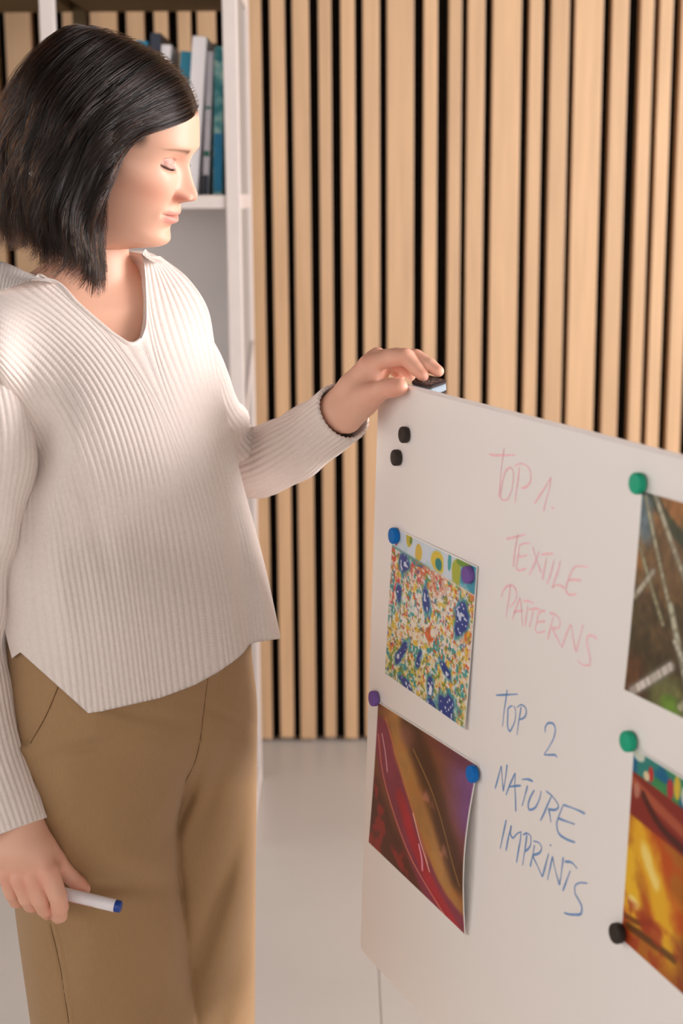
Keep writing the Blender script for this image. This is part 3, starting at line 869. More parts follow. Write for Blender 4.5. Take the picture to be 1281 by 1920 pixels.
T_rows = [
    (-1.2, 4.0, 5.5, -.9, 1.6, -6.8, 3.0, 2), (-2.8, 5.2, 7.8, -.8, 0.4, -7.6, 1.8, 2), (-4.0, 6.7, 10.8, -.6, -1.6, -8.4, 0.2, 2.1),
    (-5.5, 7.8, 13.6, -.5, -4.0, -9.0, -2.5, 2.2), (-8.5, 9.2, 14.4, -.5, -7.0, -10, -7, 2.3), (-13, 10.4, 13.8, -.3, -13, -10, -13, 2.3),
    (-19, 10.8, 13, 0, -19, -9.3, -19, 2.3), (-29, 8.0, 11.5, 0, -29, -8, -29, 2.3), (-41, 7.8, 13.0, 0, -41, -9.6, -41, 2.3),
    (-49, 7.0, 13.0, 0, -49, -10, -49, 2.3), (-53, 2.0, 5.0, 0, -53, -3, -53, 2.0)]
NC = 300
uu = np.linspace(-1, 1, NC, endpoint=False) + 1.0 / NC
TH_ = np.pi * (0.42 * uu + 0.58 * uu ** 3)


def ring(r, R_, P_):
    zF, yF, xS, yS, zS, yB, zB, n = r
    s, c = np.sin(TH_), np.cos(TH_)
    fr = c >= 0
    n_ = np.where(fr, n, 2.0)
    x = xS * np.sign(s) * np.abs(s) ** (2 / n_)
    yy = np.where(fr, yF - yS, yS - yB) * np.sign(c) * np.abs(c) ** (2 / n_) + yS
    w = c ** 2
    z = zS + np.where(fr, zF - zS, zB - zS) * w
    return (np.stack([x, yy, z], 1) / 100) @ R_.T + P_


keyr = np.array([ring(r, HR, HP) for r in H_rows] + [ring(r, NR_, NP_) for r in N_rows] + [ring(r, TR, TP) for r in T_rows])
dist = np.r_[0, np.cumsum(np.linalg.norm(np.diff(keyr, axis=0), axis=2).mean(1))]
hv = np.interp(np.arange(len(H_rows)), np.arange(len(keyr)), dist)
q = np.r_[np.linspace(0, dist[5], 40, endpoint=False), np.linspace(dist[5], dist[18], 235, endpoint=False),
          np.linspace(dist[18], dist[25], 55, endpoint=False), np.linspace(dist[25], dist[-1], 60)]
body = spline(dist, keyr.reshape(len(keyr), -1), q, False).reshape(len(q), NC, 3)

# ---- face relief, in head axes (cm)
Ph = ((body - HP) @ HR) * 100
hx, hy, hz = Ph[..., 0].copy(), Ph[..., 1].copy(), Ph[..., 2].copy()
hw = sstep(dist[19], dist[17], q)[:, None] * sstep(1.5, 4.0, hy)
ax = np.abs(hx)
gs = lambda cx_, cz_, sx_, sz_: np.exp(-((ax - cx_) / sx_) ** 2 - ((hz - cz_) / sz_) ** 2)
dy = np.zeros_like(hx)
# eye sockets, brow ridge, glabella, cheekbones
dy += -0.95 * gs(2.7, 0.1, 1.5, 1.15) - 0.35 * gs(1.5, 0.3, 0.7, 0.9)
dy += 0.16 * gs(2.8, 2.1, 1.9, .7) + 0.05 * gs(0, 2.2, 1.0, 1.0)
dy += 0.42 * gs(4.3, -2.7, 1.9, 1.7) + 0.12 * gs(3.2, -4.6, 1.7, 1.7)
dx_s = 0.25 * gs(6.3, -2.2, 1.6, 1.5)
# eyeballs under the lids: upper lid dome over the sphere
ey = 7.02; er = 1.22
for_y = ey + np.sqrt(np.maximum(er ** 2 - (ax - 3.1) ** 2 - (hz + 0.12) ** 2, 0)) * 1.0
has = ((ax - 3.1) ** 2 + (hz + 0.12) ** 2) < er ** 2
cur = hy + dy
k_ = 0.22
tgt = np.where(has, for_y, -9)
hmx = np.clip(0.5 + 0.5 * (tgt - cur) / k_, 0, 1)
dome = np.where(has, cur * (1 - hmx) + tgt * hmx + k_ * hmx * (1 - hmx), cur)
dy = dy + (dome - cur)
ex = (ax - 3.12) / 1.42                             # -1 inner corner .. +1 outer corner
lash_z = -0.66 - 0.20 * (1 - ex ** 2) + 0.42 * (ex + 1) * 0.5
inl = sstep(1.12, 0.92, np.abs(ex))
dy += inl * (-0.10 * np.exp(-((hz - lash_z) / 0.09) ** 2) + 0.07 * np.exp(-((hz - lash_z - .2) / 0.14) ** 2)
             - 0.06 * np.exp(-((hz - lash_z + 0.16) / .12) ** 2))
fold_z = 0.42 + 0.25 * (1 - ex ** 2) + .1 * ex
dy += sstep(1.25, 0.8, np.abs(ex)) * (-0.09 * np.exp(-((hz - fold_z) / 0.10) ** 2) + .05 * np.exp(-((hz - fold_z - .25) / .2) ** 2))
# nose
nz = np.array([2.0, 1.2, 0.4, -0.4, -1.2, -2.0, -2.6, -3.05, -3.5, -3.9, -4.3, -4.65, -5.0])
nh = np.array([0.0, 0.12, 0.32, 0.72, 1.15, 1.62, 2.06, 2.30, 2.30, 1.95, 1.15, 0.50, 0.16])
nwid = np.array([0.8, .62, .56, .60, .68, .80, .94, 1.08, 1.14, 1.08, .95, .8, .65])
zq = np.clip(hz, -5.0, 2.0)
o_ = np.argsort(nz)
nh_z = spline(nz[o_], nh[o_], zq.ravel()).reshape(zq.shape) * (hz > -5.6) * (hz < 2.6)
nw_z = spline(nz[o_], nwid[o_], zq.ravel()).reshape(zq.shape)
nh_z = nh_z * sstep(-5.5, -5.0, hz)
dy += nh_z * (np.exp(-(ax / (nw_z * 1.05)) ** 2) * .86 + .14 * np.exp(-(ax / (nw_z * 2.2)) ** 2))
dy += 1.05 * np.exp(-((ax - 1.30) / .52) ** 2 - ((hz + 3.70) / .62) ** 2)
dy += -0.32 * np.exp(-((ax - 2.05) / .26) ** 2 - ((hz + 3.75) / .62) ** 2)
dy += -0.55 * np.exp(-((ax - .66) / .30) ** 2 - ((hz + 4.42) / .20) ** 2)
dy += -0.15 * np.exp(-((ax - 2.35) / .5) ** 2 - ((hz + 5.1) / .9) ** 2)
# mouth
mwid = sstep(2.95, 1.7, ax)
mz = -6.42 + 0.16 * (ax / 2.5) ** 2
dy += 0.52 * np.exp(-((hz - mz - .52) / .52) ** 2) * np.exp(-(ax / 2.0) ** 2) - .06 * np.exp(-(ax / .35) ** 2 - ((hz + 5.4) / .5) ** 2)
dy += 0.66 * np.exp(-((hz - mz + .58) / .50) ** 2) * np.exp(-(ax / 1.75) ** 2)
dy += -0.34 * mwid * np.exp(-((hz - mz) / .115) ** 2)
dy += -0.20 * np.exp(-((ax - 2.8) / .32) ** 2 - ((hz - mz) / .4) ** 2) + .12 * np.exp(-((ax - 3.2) / .5) ** 2 - ((hz - mz + .1) / .8) ** 2)
dy += -0.22 * np.exp(-((hz + 8.15) / .45) ** 2) * np.exp(-(ax / 2.0) ** 2)
dy += 0.30 * np.exp(-(ax / 1.9) ** 2 - ((hz + 9.5) / .85) ** 2)
Ph2 = Ph.copy()
Ph2[..., 1] += dy * hw
Ph2[..., 0] += np.sign(hx) * dx_s * hw
# jaw: a little fuller
body = (Ph2 / 100) @ HR.T + HP

# ---- skin colour: lips, brows, lids, blush; darker mouth line, nostrils, lid creases
colr = np.ones(body.shape) * SK
front = hw


def tint(w, c):
    global colr
    w = np.clip(w, 0, 1)[..., None]
    colr = colr * (1 - w) + np.array(srgb(*c)) * w


tint(front * 0.45 * np.exp(-((ax - 4.6) / 1.9) ** 2 - ((hz + 3.6) / 1.6) ** 2), (226, 150, 128))
tint(front * 0.40 * np.exp(-(ax / 1.6) ** 2 - ((hz + 3.5) / .9) ** 2), (226, 150, 132))
tint(front * 0.7 * np.exp(-((ax - 1.75) / .4) ** 2 - ((hz + 3.9) / .6) ** 2), (196, 98, 82))
lipw = np.maximum(np.exp(-((hz - mz - .34) / .36) ** 4), np.exp(-((hz - mz + .52) / .52) ** 4)) * sstep(2.75, 2.25, ax + .35 * np.abs(hz - mz))
tint(front * 0.75 * lipw, (216, 138, 130))
tint(front * 0.85 * mwid * np.exp(-((hz - mz) / .09) ** 2), (150, 80, 72))
tint(front * 0.7 * inl * sstep(-.2, .1, hz - lash_z) * sstep(.75, .35, hz), (196, 144, 138))
tint(front * 0.9 * inl * np.exp(-((hz - lash_z + .02) / .13) ** 2), (66, 48, 48))
tint(front * 0.45 * inl * np.exp(-((hz - lash_z + .3) / .18) ** 2), (196, 134, 104))
tint(front * 0.5 * sstep(1.2, .8, np.abs(ex)) * np.exp(-((hz - fold_z) / .09) ** 2), (170, 120, 112))
bx = (ax - 1.25) / 3.7
bz = 1.75 + 0.75 * np.clip(bx, 0, 1) - .75 * np.clip(bx, 0, 1) ** 2.2
bw = sstep(-.08, .08, bx) * sstep(1.2, .85, bx)
bt = 0.33 * (1 - .65 * np.clip(bx, 0, 1))
tint(front * bw * (0.95 - .45 * np.clip(bx, 0, 1)) * np.exp(-((hz - bz) / bt) ** 2), (100, 70, 50))
tint(front * .75 * np.exp(-((ax - .66) / .34) ** 2 - ((hz + 4.5) / .25) ** 2), (140, 66, 50))
tint(np.clip(sstep(6.0, 6.9, hz - .12 * (ax - 2)) + sstep(2.6, 1.2, hy) * sstep(-8, -6, hz) + sstep(6.0, 6.6, ax) * sstep(.5, 2.5, hz), 0, 1), (38, 28, 25))
nR = body.shape[0]
bodyV = body.reshape(-1, 3)
bqx, bqy = to_px(bodyV)
lim = y_sweater(bqx, bqy) + 0.007
wv = np.where((bqx > 100) & (bqx < 275), sstep(530, 610, bqy), sstep(470, 500, bqy)) * (bodyV[:, 2] < 1.44)
push = np.maximum(lim - bodyV[:, 1], 0) * wv * (bodyV[:, 1] < 2.1)
bodyV = bodyV + push[:, None] * ((bodyV - CAM) / bodyV[:, 1:2])
bodyC = colr.reshape(-1, 3)
bodyF = grid_faces(nR, NC, True).tolist()
top_c = len(bodyV)
bodyF = [tuple(f) for f in bodyF]
bodyF.append(tuple(range(NC))[::-1])
bodyF.append(tuple((nR - 1) * NC + i for i in range(NC)))


# ------------------------------------------------------------------ implicit hands and arms
def seg_d(P, a, b, ra, rb):
    ab_ = b - a; L2 = ab_ @ ab_
    t = np.clip(((P - a) @ ab_) / max(L2, 1e-12), 0, 1)
    return np.linalg.norm(P - a - t[:, None] * ab_, axis=1) - (ra + (rb - ra) * t)


def smin(a, b, k):
    h = np.clip(0.5 + 0.5 * (b - a) / k, 0, 1)
    return b * (1 - h) + a * h - k * h * (1 - h)


def chain_d(P, pts, k):
    d = None
    for (a, ra), (b, rb) in zip(pts[:-1], pts[1:]):
        e = seg_d(P, a, b, ra, rb)
        d = e if d is None else smin(d, e, k)
    return d


def hand_sdf(palm, fingers, extra=None):
    def f(P):
        d = None
        for ch in palm:
            e = chain_d(P, ch, 0.006)
            d = e if d is None else smin(d, e, 0.012)
        out = None
        for ch in fingers:
            e = smin(d, chain_d(P, ch, 0.0025), 0.0045)
            out = e if out is None else smin(out, e, 0.0008)
        return out
    return f


def surface_nets(fn, lo, hi, h):
    lo = np.array(lo); n = np.ceil((np.array(hi) - lo) / h).astype(int) + 1
    B = 6
    nb = (n + B - 1) // B
    n = nb * B + 1
    bc = np.stack(np.meshgrid(*[np.arange(k) for k in nb], indexing='ij'), -1).reshape(-1, 3)
    cen = lo + (bc + 0.5) * B * h
    dc = fn(cen)
    act = np.abs(dc) < B * h * 0.87 * 1.35
    G = np.repeat(np.repeat(np.repeat(dc.reshape(nb), B, 0), B, 1), B, 2)
    G = np.pad(G, ((0, 1), (0, 1), (0, 1)), mode='edge').astype(np.float32)
    off = np.stack(np.meshgrid(*[np.arange(B + 1)] * 3, indexing='ij'), -1).reshape(-1, 3)
    idx = (bc[act] * B)[:, None, :] + off[None]
    idx = idx.reshape(-1, 3)
    flat = np.unique(np.ravel_multi_index(idx.T, n))
    I = np.stack(np.unravel_index(flat, n), -1)
    vals = np.concatenate([fn(lo + I[k:k + 200000] * h) for k in range(0, len(I), 200000)])
    G.ravel()[flat] = vals
    S = G < 0
    cells = np.zeros(n - 1, np.int8)
    for dx_ in (0, 1):
        for dy_ in (0, 1):
            for dz_ in (0, 1):
                cells += S[dx_:n[0] - 1 + dx_, dy_:n[1] - 1 + dy_, dz_:n[2] - 1 + dz_]
    ci = np.argwhere((cells > 0) & (cells < 8))
    vid = np.full(n - 1, -1, np.int32); vid[tuple(ci.T)] = np.arange(len(ci))
    acc = np.zeros((len(ci), 3)); cnt = np.zeros(len(ci))
    cor = [np.array(c) for c in ((0, 0, 0), (1, 0, 0), (0, 1, 0), (1, 1, 0), (0, 0, 1), (1, 0, 1), (0, 1, 1), (1, 1, 1))]
    cv = [G[tuple((ci + c).T)] for c in cor]
    for a in range(8):
        for b in range(a + 1, 8):
            if np.abs(cor[a] - cor[b]).sum() != 1: continue
            m = (cv[a] < 0) != (cv[b] < 0)
            t = cv[a] / np.where(m, cv[a] - cv[b], 1)
            p = cor[a] + (cor[b] - cor[a]) * t[:, None]
            acc += np.where(m[:, None], p, 0); cnt += m
    V = lo + (ci + acc / cnt[:, None]) * h
    quads = []
    for ax_ in range(3):
        sl0 = [slice(None)] * 3; sl1 = [slice(None)] * 3
        sl0[ax_] = slice(0, -1); sl1[ax_] = slice(1, None)
        ch = np.argwhere(S[tuple(sl0)] != S[tuple(sl1)])
        a1, a2 = (ax_ + 1) % 3, (ax_ + 2) % 3
        ok = (ch[:, a1] > 0) & (ch[:, a2] > 0) & (ch[:, a1] < n[a1] - 1) & (ch[:, a2] < n[a2] - 1)
        ch = ch[ok]
        e1 = np.zeros(3, int); e1[a1] = 1
        e2 = np.zeros(3, int); e2[a2] = 1
        qd = np.stack([vid[tuple((ch - e1 - e2).T)], vid[tuple((ch - e2).T)], vid[tuple(ch.T)], vid[tuple((ch - e1).T)]], 1)
        neg = ~S[tuple(ch.T)]
        qd[neg] = qd[neg][:, ::-1]
        quads.append(qd)
    Q = np.vstack(quads)
    return V, Q[(Q >= 0).all(1)]


def relax(V, Q, it=2, lam=0.5):
    E = np.vstack([Q[:, [0, 1]], Q[:, [1, 2]], Q[:, [2, 3]], Q[:, [3, 0]]])
    E = np.vstack([E, E[:, ::-1]])
    deg = np.bincount(E[:, 0], minlength=len(V))[:, None]
    for _ in range(it):
        A = np.zeros_like(V)
        for c in range(3): A[:, c] = np.bincount(E[:, 0], weights=V[E[:, 1], c], minlength=len(V))
        V = V + lam * (A / np.maximum(deg, 1) - V)
    return V


def J(px, py, Y, r):
    return (at(float(px), float(py), Y), r)


# her left hand, on the board's top corner: thumb on the face, fingers over the top on the wiper
hl_palm = [[J(632, 768, 1.962, .0215), J(664, 728, 1.95, .019), J(692, 688, 1.938, .0140)],
           [J(640, 775, 1.952, .0215), J(668, 735, 1.952, .018), J(702, 676, 1.955, .0125)],
           [J(640, 770, 1.968, .019), J(672, 716, 1.97, .015), J(708, 668, 1.972, .0105)],
           [J(636, 765, 1.972, .018), J(668, 716, 1.982, .013), J(704, 674, 1.99, .0095)],
           [J(652, 784, 1.942, .0185), J(682, 752, 1.922, .0180), J(702, 738, 1.906, .0142)],
           [J(688, 735, 1.922, .012), J(698, 705, 1.932, .0085)],
           [J(672, 730, 1.95, .016), J(704, 704, 1.962, .013), J(722, 690, 1.968, .009)], [J(688, 732, 1.945, .013), J(708, 704, 1.957, .0085)],
           [J(560, 842, 2.045, .027), J(608, 800, 1.99, .0235), J(636, 770, 1.96, .0212)],
           [J(372, 725, 2.035, .030), J(408, 805, 2.065, .030), J(440, 872, 2.13, .028), J(500, 862, 2.10, .027), J(560, 842, 2.045, .027)],
           [J(320, 640, 2.02, .030), J(356, 668, 2.03, .029), J(372, 725, 2.035, .030)]]
hl_fing = [[J(702, 738, 1.906, .0142), J(722, 729, 1.889, .0120), J(737, 727, 1.881, .0120), J(749, 726, 1.876, .0106)],
           [J(692, 685, 1.938, .0135), J(725, 673, 1.932, .0110), J(760, 669, 1.928, .0108), J(781, 691, 1.917, .0092), J(793, 704, 1.909, .0078)],
           [J(702, 674, 1.955, .0120), J(745, 667, 1.945, .0100), J(780, 670, 1.935, .0100), J(806, 685, 1.920, .0088), J(822, 696, 1.911, .0074)],
           [J(708, 668, 1.972, .0105), J(738, 678, 1.968, .0095), J(758, 690, 1.958, .0088), J(770, 704, 1.944, .0070)],
           [J(704, 672, 1.99, .0090), J(728, 682, 1.985, .0082), J(742, 695, 1.974, .0076), J(750, 706, 1.962, .0064)]]
# her right hand, hanging, back of the hand towards us, holding the marker
hr_palm = [[J(36, 1535, 1.772, .0225), J(62, 1590, 1.756, .0195), J(88, 1630, 1.744, .0135)],
           [J(30, 1540, 1.772, .0215), J(45, 1600, 1.752, .0175), J(60, 1638, 1.746, .0125)],
           [J(24, 1545, 1.774, .020), J(24, 1600, 1.756, .016), J(34, 1638, 1.749, .0115)],
           [J(18, 1545, 1.776, .019), J(4, 1600, 1.762, .014), J(8, 1632, 1.757, .0105)],
           [J(52, 1550, 1.774, .019), J(82, 1592, 1.768, .0155), J(104, 1614, 1.772, .0125)],
           [J(92, 1612, 1.768, .012), J(96, 1634, 1.752, .009)],
           [J(2, 1470, 1.796, .027), J(28, 1530, 1.774, .0225)],
           [J(-56, 1200, 1.836, .030), J(-40, 1320, 1.822, .029), J(-12, 1430, 1.805, .028), J(2, 1470, 1.796, .027)],
           [J(20, 640, 1.935, .036), J(-26, 680, 1.885, .036), J(-14, 860, 1.852, .034), J(-44, 1080, 1.842, .031), J(-56, 1200, 1.836, .030)]]
hr_fing = [[J(104, 1614, 1.772, .0118), J(132, 1643, 1.781, .0098), J(146, 1657, 1.782, .0100), J(157, 1666, 1.781, .0085)],
           [J(92, 1638, 1.739, .0134), J(108, 1680, 1.731, .0110), J(112, 1700, 1.735, .0105), J(112, 1716, 1.745, .0092), J(108, 1720, 1.757, .0082)],
           [J(64, 1650, 1.740, .0130), J(76, 1688, 1.736, .0104), J(84, 1704, 1.745, .0098), J(88, 1712, 1.76, .0084)],
           [J(38, 1650, 1.743, .0120), J(50, 1684, 1.742, .0098), J(58, 1696, 1.752, .0092), J(64, 1700, 1.766, .008)],
           [J(12, 1640, 1.751, .0110), J(22, 1676, 1.752, .0086), J(30, 1690, 1.762, .0080), J(36, 1692, 1.774, .007)]]


def arm_mesh(palm, fing, h=0.0016, redden=None):
    fn = hand_sdf(palm, fing)
    pts = np.array([p for ch in palm + fing for (p, r) in ch])
    for k in range(2):                              # nudge the lattice until no edge is shared by four faces
        V, Q = surface_nets(fn, pts.min(0) - 0.055 - 0.00013 * k, pts.max(0) + 0.055, h * (1 + 0.011 * k))
        E = np.sort(np.vstack([Q[:, [0, 1]], Q[:, [1, 2]], Q[:, [2, 3]], Q[:, [3, 0]]]), 1)
        if (np.unique(E[:, 0].astype(np.int64) * len(V) + E[:, 1], return_counts=True)[1] == 2).all(): break
    V = relax(V, Q, 2, 0.4)
    C = np.ones((len(V), 3)) * SK
    for ch in fing:                                 # finger tips and knuckles a little redder, nails paler
        for k_i, (p, r) in enumerate(ch):
            w = np.exp(-(np.linalg.norm(V - p, axis=1) / (r * 1.25)) ** 2)[:, None] * (0.38 if k_i in (0, 2) else (.5 if k_i == len(ch) - 1 else 0.1))
            C = C * (1 - w) + np.array(srgb(226, 138, 118)) * w
    return V, Q, C


def weld_body():
    parts = []
    me = bpy.data.meshes.new('person_body_loft'); me.from_pydata(bodyV.tolist(), [], bodyF); me.update()
    a = me.attributes.new('skin', 'FLOAT_COLOR', 'POINT'); a.data.foreach_set('color', np.hstack([bodyC, np.ones((len(bodyC), 1))]).astype(np.float32).ravel())
    base = bpy.data.objects.new('body', me); COL.objects.link(base)
    for pl, fg in ((hl_palm, hl_fing), (hr_palm, hr_fing)):
        V, Q, C = arm_mesh(pl, fg)
        o = mesh_obj('arm_tmp', V, Q, M_skin, None, attrs={'skin': C}, org=(0, 0, 0))
        parts.append(o)
        md = base.modifiers.new('union', 'BOOLEAN'); md.operation = 'UNION'; md.solver = 'MANIFOLD'; md.object = o
    me.materials.append(M_skin)
    dg = bpy.context.evaluated_depsgraph_get()
    m2 = bpy.data.meshes.new_from_object(base.evaluated_get(dg), depsgraph=dg)
    base.modifiers.clear()
    base.data = m2
    for p in parts: bpy.data.objects.remove(p, do_unlink=True)
    m2.transform(Matrix.Translation(-Vector(ORG[person.name])))
    m2.polygons.foreach_set('use_smooth', np.ones(len(m2.polygons), dtype=bool))
    m2.materials.clear(); m2.materials.append(M_skin)
    m2.polygons.foreach_set('material_index', np.zeros(len(m2.polygons), dtype=np.int32))
    base.parent = person
    ORG[base.name] = ORG[person.name]
    return base


body_o = weld_body()

# eyelashes: short dark fringe on each lid margin
M_lash = mat('lash_brown', srgb(58, 44, 44), 0.6, 0.2, noise=0.1, nscale=500)
row_z = None
for sgn in (1, -1):
    V, Fc = [], []
    lr = random.Random(3)
    for k in range(46):
        e_ = -0.75 + 1.7 * k / 45 + lr.uniform(-.01, .01)
        xx = 3.12 + 1.42 * e_
        z0 = -0.66 - 0.20 * (1 - e_ ** 2) + 0.42 * (e_ + 1) * 0.5
        sel = (hx * sgn > 0) & (np.abs(ax - xx) < .12) & (np.abs(hz - z0) < .12) & (hy > 4)
        if not sel.any(): continue
        y0 = Ph2[..., 1][sel].mean() - .02
        L_ = lr.uniform(.7, .95) * (0.75 + .35 * e_)
        fan = .25 * e_ + lr.uniform(-.08, .08)
        b0 = np.array([sgn * xx, y0, z0]); 
        pts = [b0 + np.array([sgn * fan * t * L_, .82 * t * L_, -.42 * t * L_ + .38 * t * t * L_]) for t in (0, .5, 1)]
        w = .020
        o = len(V)
        for i, p in enumerate(pts):
            ww = w * (1 - .45 * i)
            for dx_, dz_ in ((-ww, -ww * .6), (ww, -ww * .6), (0, ww)):
                V.append(((p + np.array([dx_, 0, dz_])) / 100) @ HR.T + HP)
        for i in range(2):
            for j in range(3):
                Fc.append((o + 3 * i + j, o + 3 * i + (j + 1) % 3, o + 3 * i + 3 + (j + 1) % 3, o + 3 * i + 3 + j))
        Fc.append((o + 6, o + 7, o + 8))
    tag(mesh_obj('eyelashes', V, Fc, M_lash, person), kind='stuff')
# ------------------------------------------------------------------ clothes
def knit_mat():
    m = mat('cream_rib_knit', srgb(230, 217, 210), 0.9, 0.15, sheen=0.25, noise=0.03, nscale=220)
    nt = m.node_tree; N = nt.nodes; L = nt.links
    tc = N.new('ShaderNodeTexCoord')
    n = N.new('ShaderNodeTexNoise'); n.inputs['Scale'].default_value = 650; n.inputs['Detail'].default_value = 3
    L.new(tc.outputs['Object'], n.inputs['Vector'])
    a = N.new('ShaderNodeAttribute'); a.attribute_name = 'stitch'
    mu = N.new('ShaderNodeMath'); mu.operation = 'SINE'
    L.new(a.outputs['Fac'], mu.inputs[0])
    ad = N.new('ShaderNodeMath'); ad.operation = 'MULTIPLY_ADD'; ad.inputs[1].default_value = 0.14
    L.new(mu.outputs[0], ad.inputs[0]); L.new(n.outputs[0], ad.inputs[2])
    b = N.new('ShaderNodeBump'); b.inputs['Strength'].default_value = 0.32; b.inputs['Distance'].default_value = 0.0015
    L.new(ad.outputs[0], b.inputs['Height']); L.new(b.outputs[0], N['Principled BSDF'].inputs['Normal'])
    return m


M_knit = knit_mat()


def ribprof(ph):
    """cross-section of the rib stitch, 0 in the groove .. 1 on the rib"""
    c = 0.5 + 0.5 * np.cos(2 * np.pi * ph)
    return np.sqrt(np.clip(c, 0, 1)) * 0.75 + 0.25 * c


# guide ribs of the front panel, top -> hem, as sight lines; second list: ribs between neighbours
RG = [
    [(44, 800), (38, 900), (14, 1000), (2, 1100), (10, 1180), (22, 1226)],
    [(12, 735), (62, 845), (85, 960), (100, 1080), (118, 1200), (131, 1306)],
    [(-30, 640), (45, 725), (108, 825), (142, 930), (166, 1050), (186, 1180), (204, 1331)],
    [(-45, 580), (50, 648), (135, 745), (182, 860), (210, 985), (232, 1130), (256, 1321)],
    [(-20, 541), (90, 603), (190, 705), (240, 820), (268, 960), (290, 1130), (310, 1306)],
    [(61, 526), (140, 593), (215, 670), (268, 780), (305, 920), (335, 1100), (357, 1287)],
    [(103, 529), (188, 607), (236, 645), (277, 715), (316, 830), (350, 970), (376, 1120), (392, 1268)],
    [(249, 647), (290, 735), (335, 845), (372, 970), (402, 1110), (420, 1251)],
    [(260, 644), (303, 735), (350, 850), (388, 970), (418, 1110), (437, 1241)],
    [(268, 478), (274, 560), (273, 612), (300, 680), (345, 780), (385, 890), (412, 1000), (438, 1110), (456, 1225)],
    [(285, 480), (320, 560), (358, 680), (397, 800), (429, 915), (460, 1040), (482, 1204)],
    [(300, 480), (352, 521), (388, 574), (402, 640), (413, 720), (430, 800), (454, 900), (497, 1060), (527, 1198)]]
NRIB = [6, 6, 5, 6, 4, 3, 2, 2, 2, 4, 5]
HEM = np.array([(15, 1240), (38, 1223), (165, 1337.5), (190, 1334), (300, 1309), (365, 1285), (408, 1261), (440, 1239), (456, 1225), (468, 1209), (476, 1205), (530, 1197)], float)
SPR = 8                                           # mesh columns per rib
NV = 150


gl = np.array([catmull(g, NV) for g in RG])        # resampled guides (k, NV, 2)
cum = np.r_[0, np.cumsum(NRIB)]
ph = np.linspace(0, cum[-1], cum[-1] * SPR + 1)
gx = spline(cum, gl[..., 0], ph); gy = spline(cum, gl[..., 1], ph)
vq = np.linspace(0, 1, NV)


def smooth_start(g):                               # columns keep their exact ends; slight relax across columns only
    h = g.copy()
    for _ in range(3): h[1:-1] = 0.5 * h[1:-1] + 0.25 * (h[:-2] + h[2:])
    return h


gx, gy = smooth_start(gx), smooth_start(gy)
gy = gy + (np.interp(gx[:, -1], HEM[:, 0], HEM[:, 1]) - gy[:, -1])[:, None] * (vq ** 4)[None, :]
i6, i9 = int(cum[6] * SPR), int(cum[9] * SPR)
vc = catmull(np.array([(103, 529), (188, 607), (236, 641), (249, 647), (260, 644), (268, 628), (273, 590), (272, 540), (268, 478)], float), i9 - i6 + 1)
fade = np.exp(-vq / .12)[None, :]
gx[i6:i9 + 1] += (vc[:, 0] - gx[i6:i9 + 1, 0])[:, None] * fade
gy[i6:i9 + 1] += (vc[:, 1] - gy[i6:i9 + 1, 0])[:, None] * fade
wg = np.exp(-((gx - 262) / 110) ** 2 - ((gy - 670) / 170) ** 2)[1:-1, 1:-1] * 0.9
for _ in range(260):
    for g_ in (gx, gy):
        g_[1:-1, 1:-1] += wg * (0.25 * (g_[:-2, 1:-1] + g_[2:, 1:-1] + g_[1:-1, :-2] + g_[1:-1, 2:]) - g_[1:-1, 1:-1])
Yf = y_sweater(gx, gy)
hem_t = np.clip((1 - vq) * 9, 0, 1)[None, :]
rp = ribprof(ph)[:, None] * np.ones((1, NV))
tx_, ty_ = np.gradient(gx, axis=1), np.gradient(gy, axis=1)
sp_ = np.abs(np.gradient(gx, axis=0) * ty_ - np.gradient(gy, axis=0) * tx_) / np.hypot(tx_, ty_) * SPR
for _ in range(10): sp_[1:-1] = .5 * sp_[1:-1] + .25 * (sp_[:-2] + sp_[2:])
Yf = Yf - 0.0016 * np.clip((sp_ - 2.5) / 6.0, 0.0, 1) * (rp - 0.5)
# the right-hand edge rolls back instead of ending in a cut
ro = np.array([(-.3, .003), (-1.3, .008), (-3.2, .015), (-6.5, .024), (-11, .034)])
gx = np.vstack([gx, gx[-1][None] + ro[:, :1]]); gy = np.vstack([gy, np.repeat(gy[-1:], 5, 0)])
Yf = np.vstack([Yf, Yf[-1][None] + ro[:, 1:]]); ph = np.r_[ph, [ph[-1]] * 5]
Pf = at(gx, gy, Yf)                                # (cols, NV, 3)
Pb = at(gx, gy, Yf + 0.0045)
nc_ = len(ph)
V = np.vstack([Pf.reshape(-1, 3), Pb.reshape(-1, 3)])
F1 = grid_faces(nc_, NV)
n1 = nc_ * NV
idx = np.arange(n1).reshape(nc_, NV)
loop = np.r_[idx[:, 0], idx[-1, 1:], idx[-2::-1, -1], idx[0, -2:0:-1]]
l2 = np.roll(loop, -1)
rimF = np.stack([loop, l2, l2 + n1, loop + n1], 1)
SW_V, SW_F, SW_S = [V], [F1[:, ::-1], F1 + n1, rimF], [np.tile(np.tile(vq * 800, nc_), 2)]
noff = len(V)


def add_part(V, Fq, st=None):
    global noff
    SW_V.append(V); SW_F.append(np.asarray(Fq) + noff)
    SW_S.append(np.zeros(len(V)) if st is None else st)
    noff += len(V)


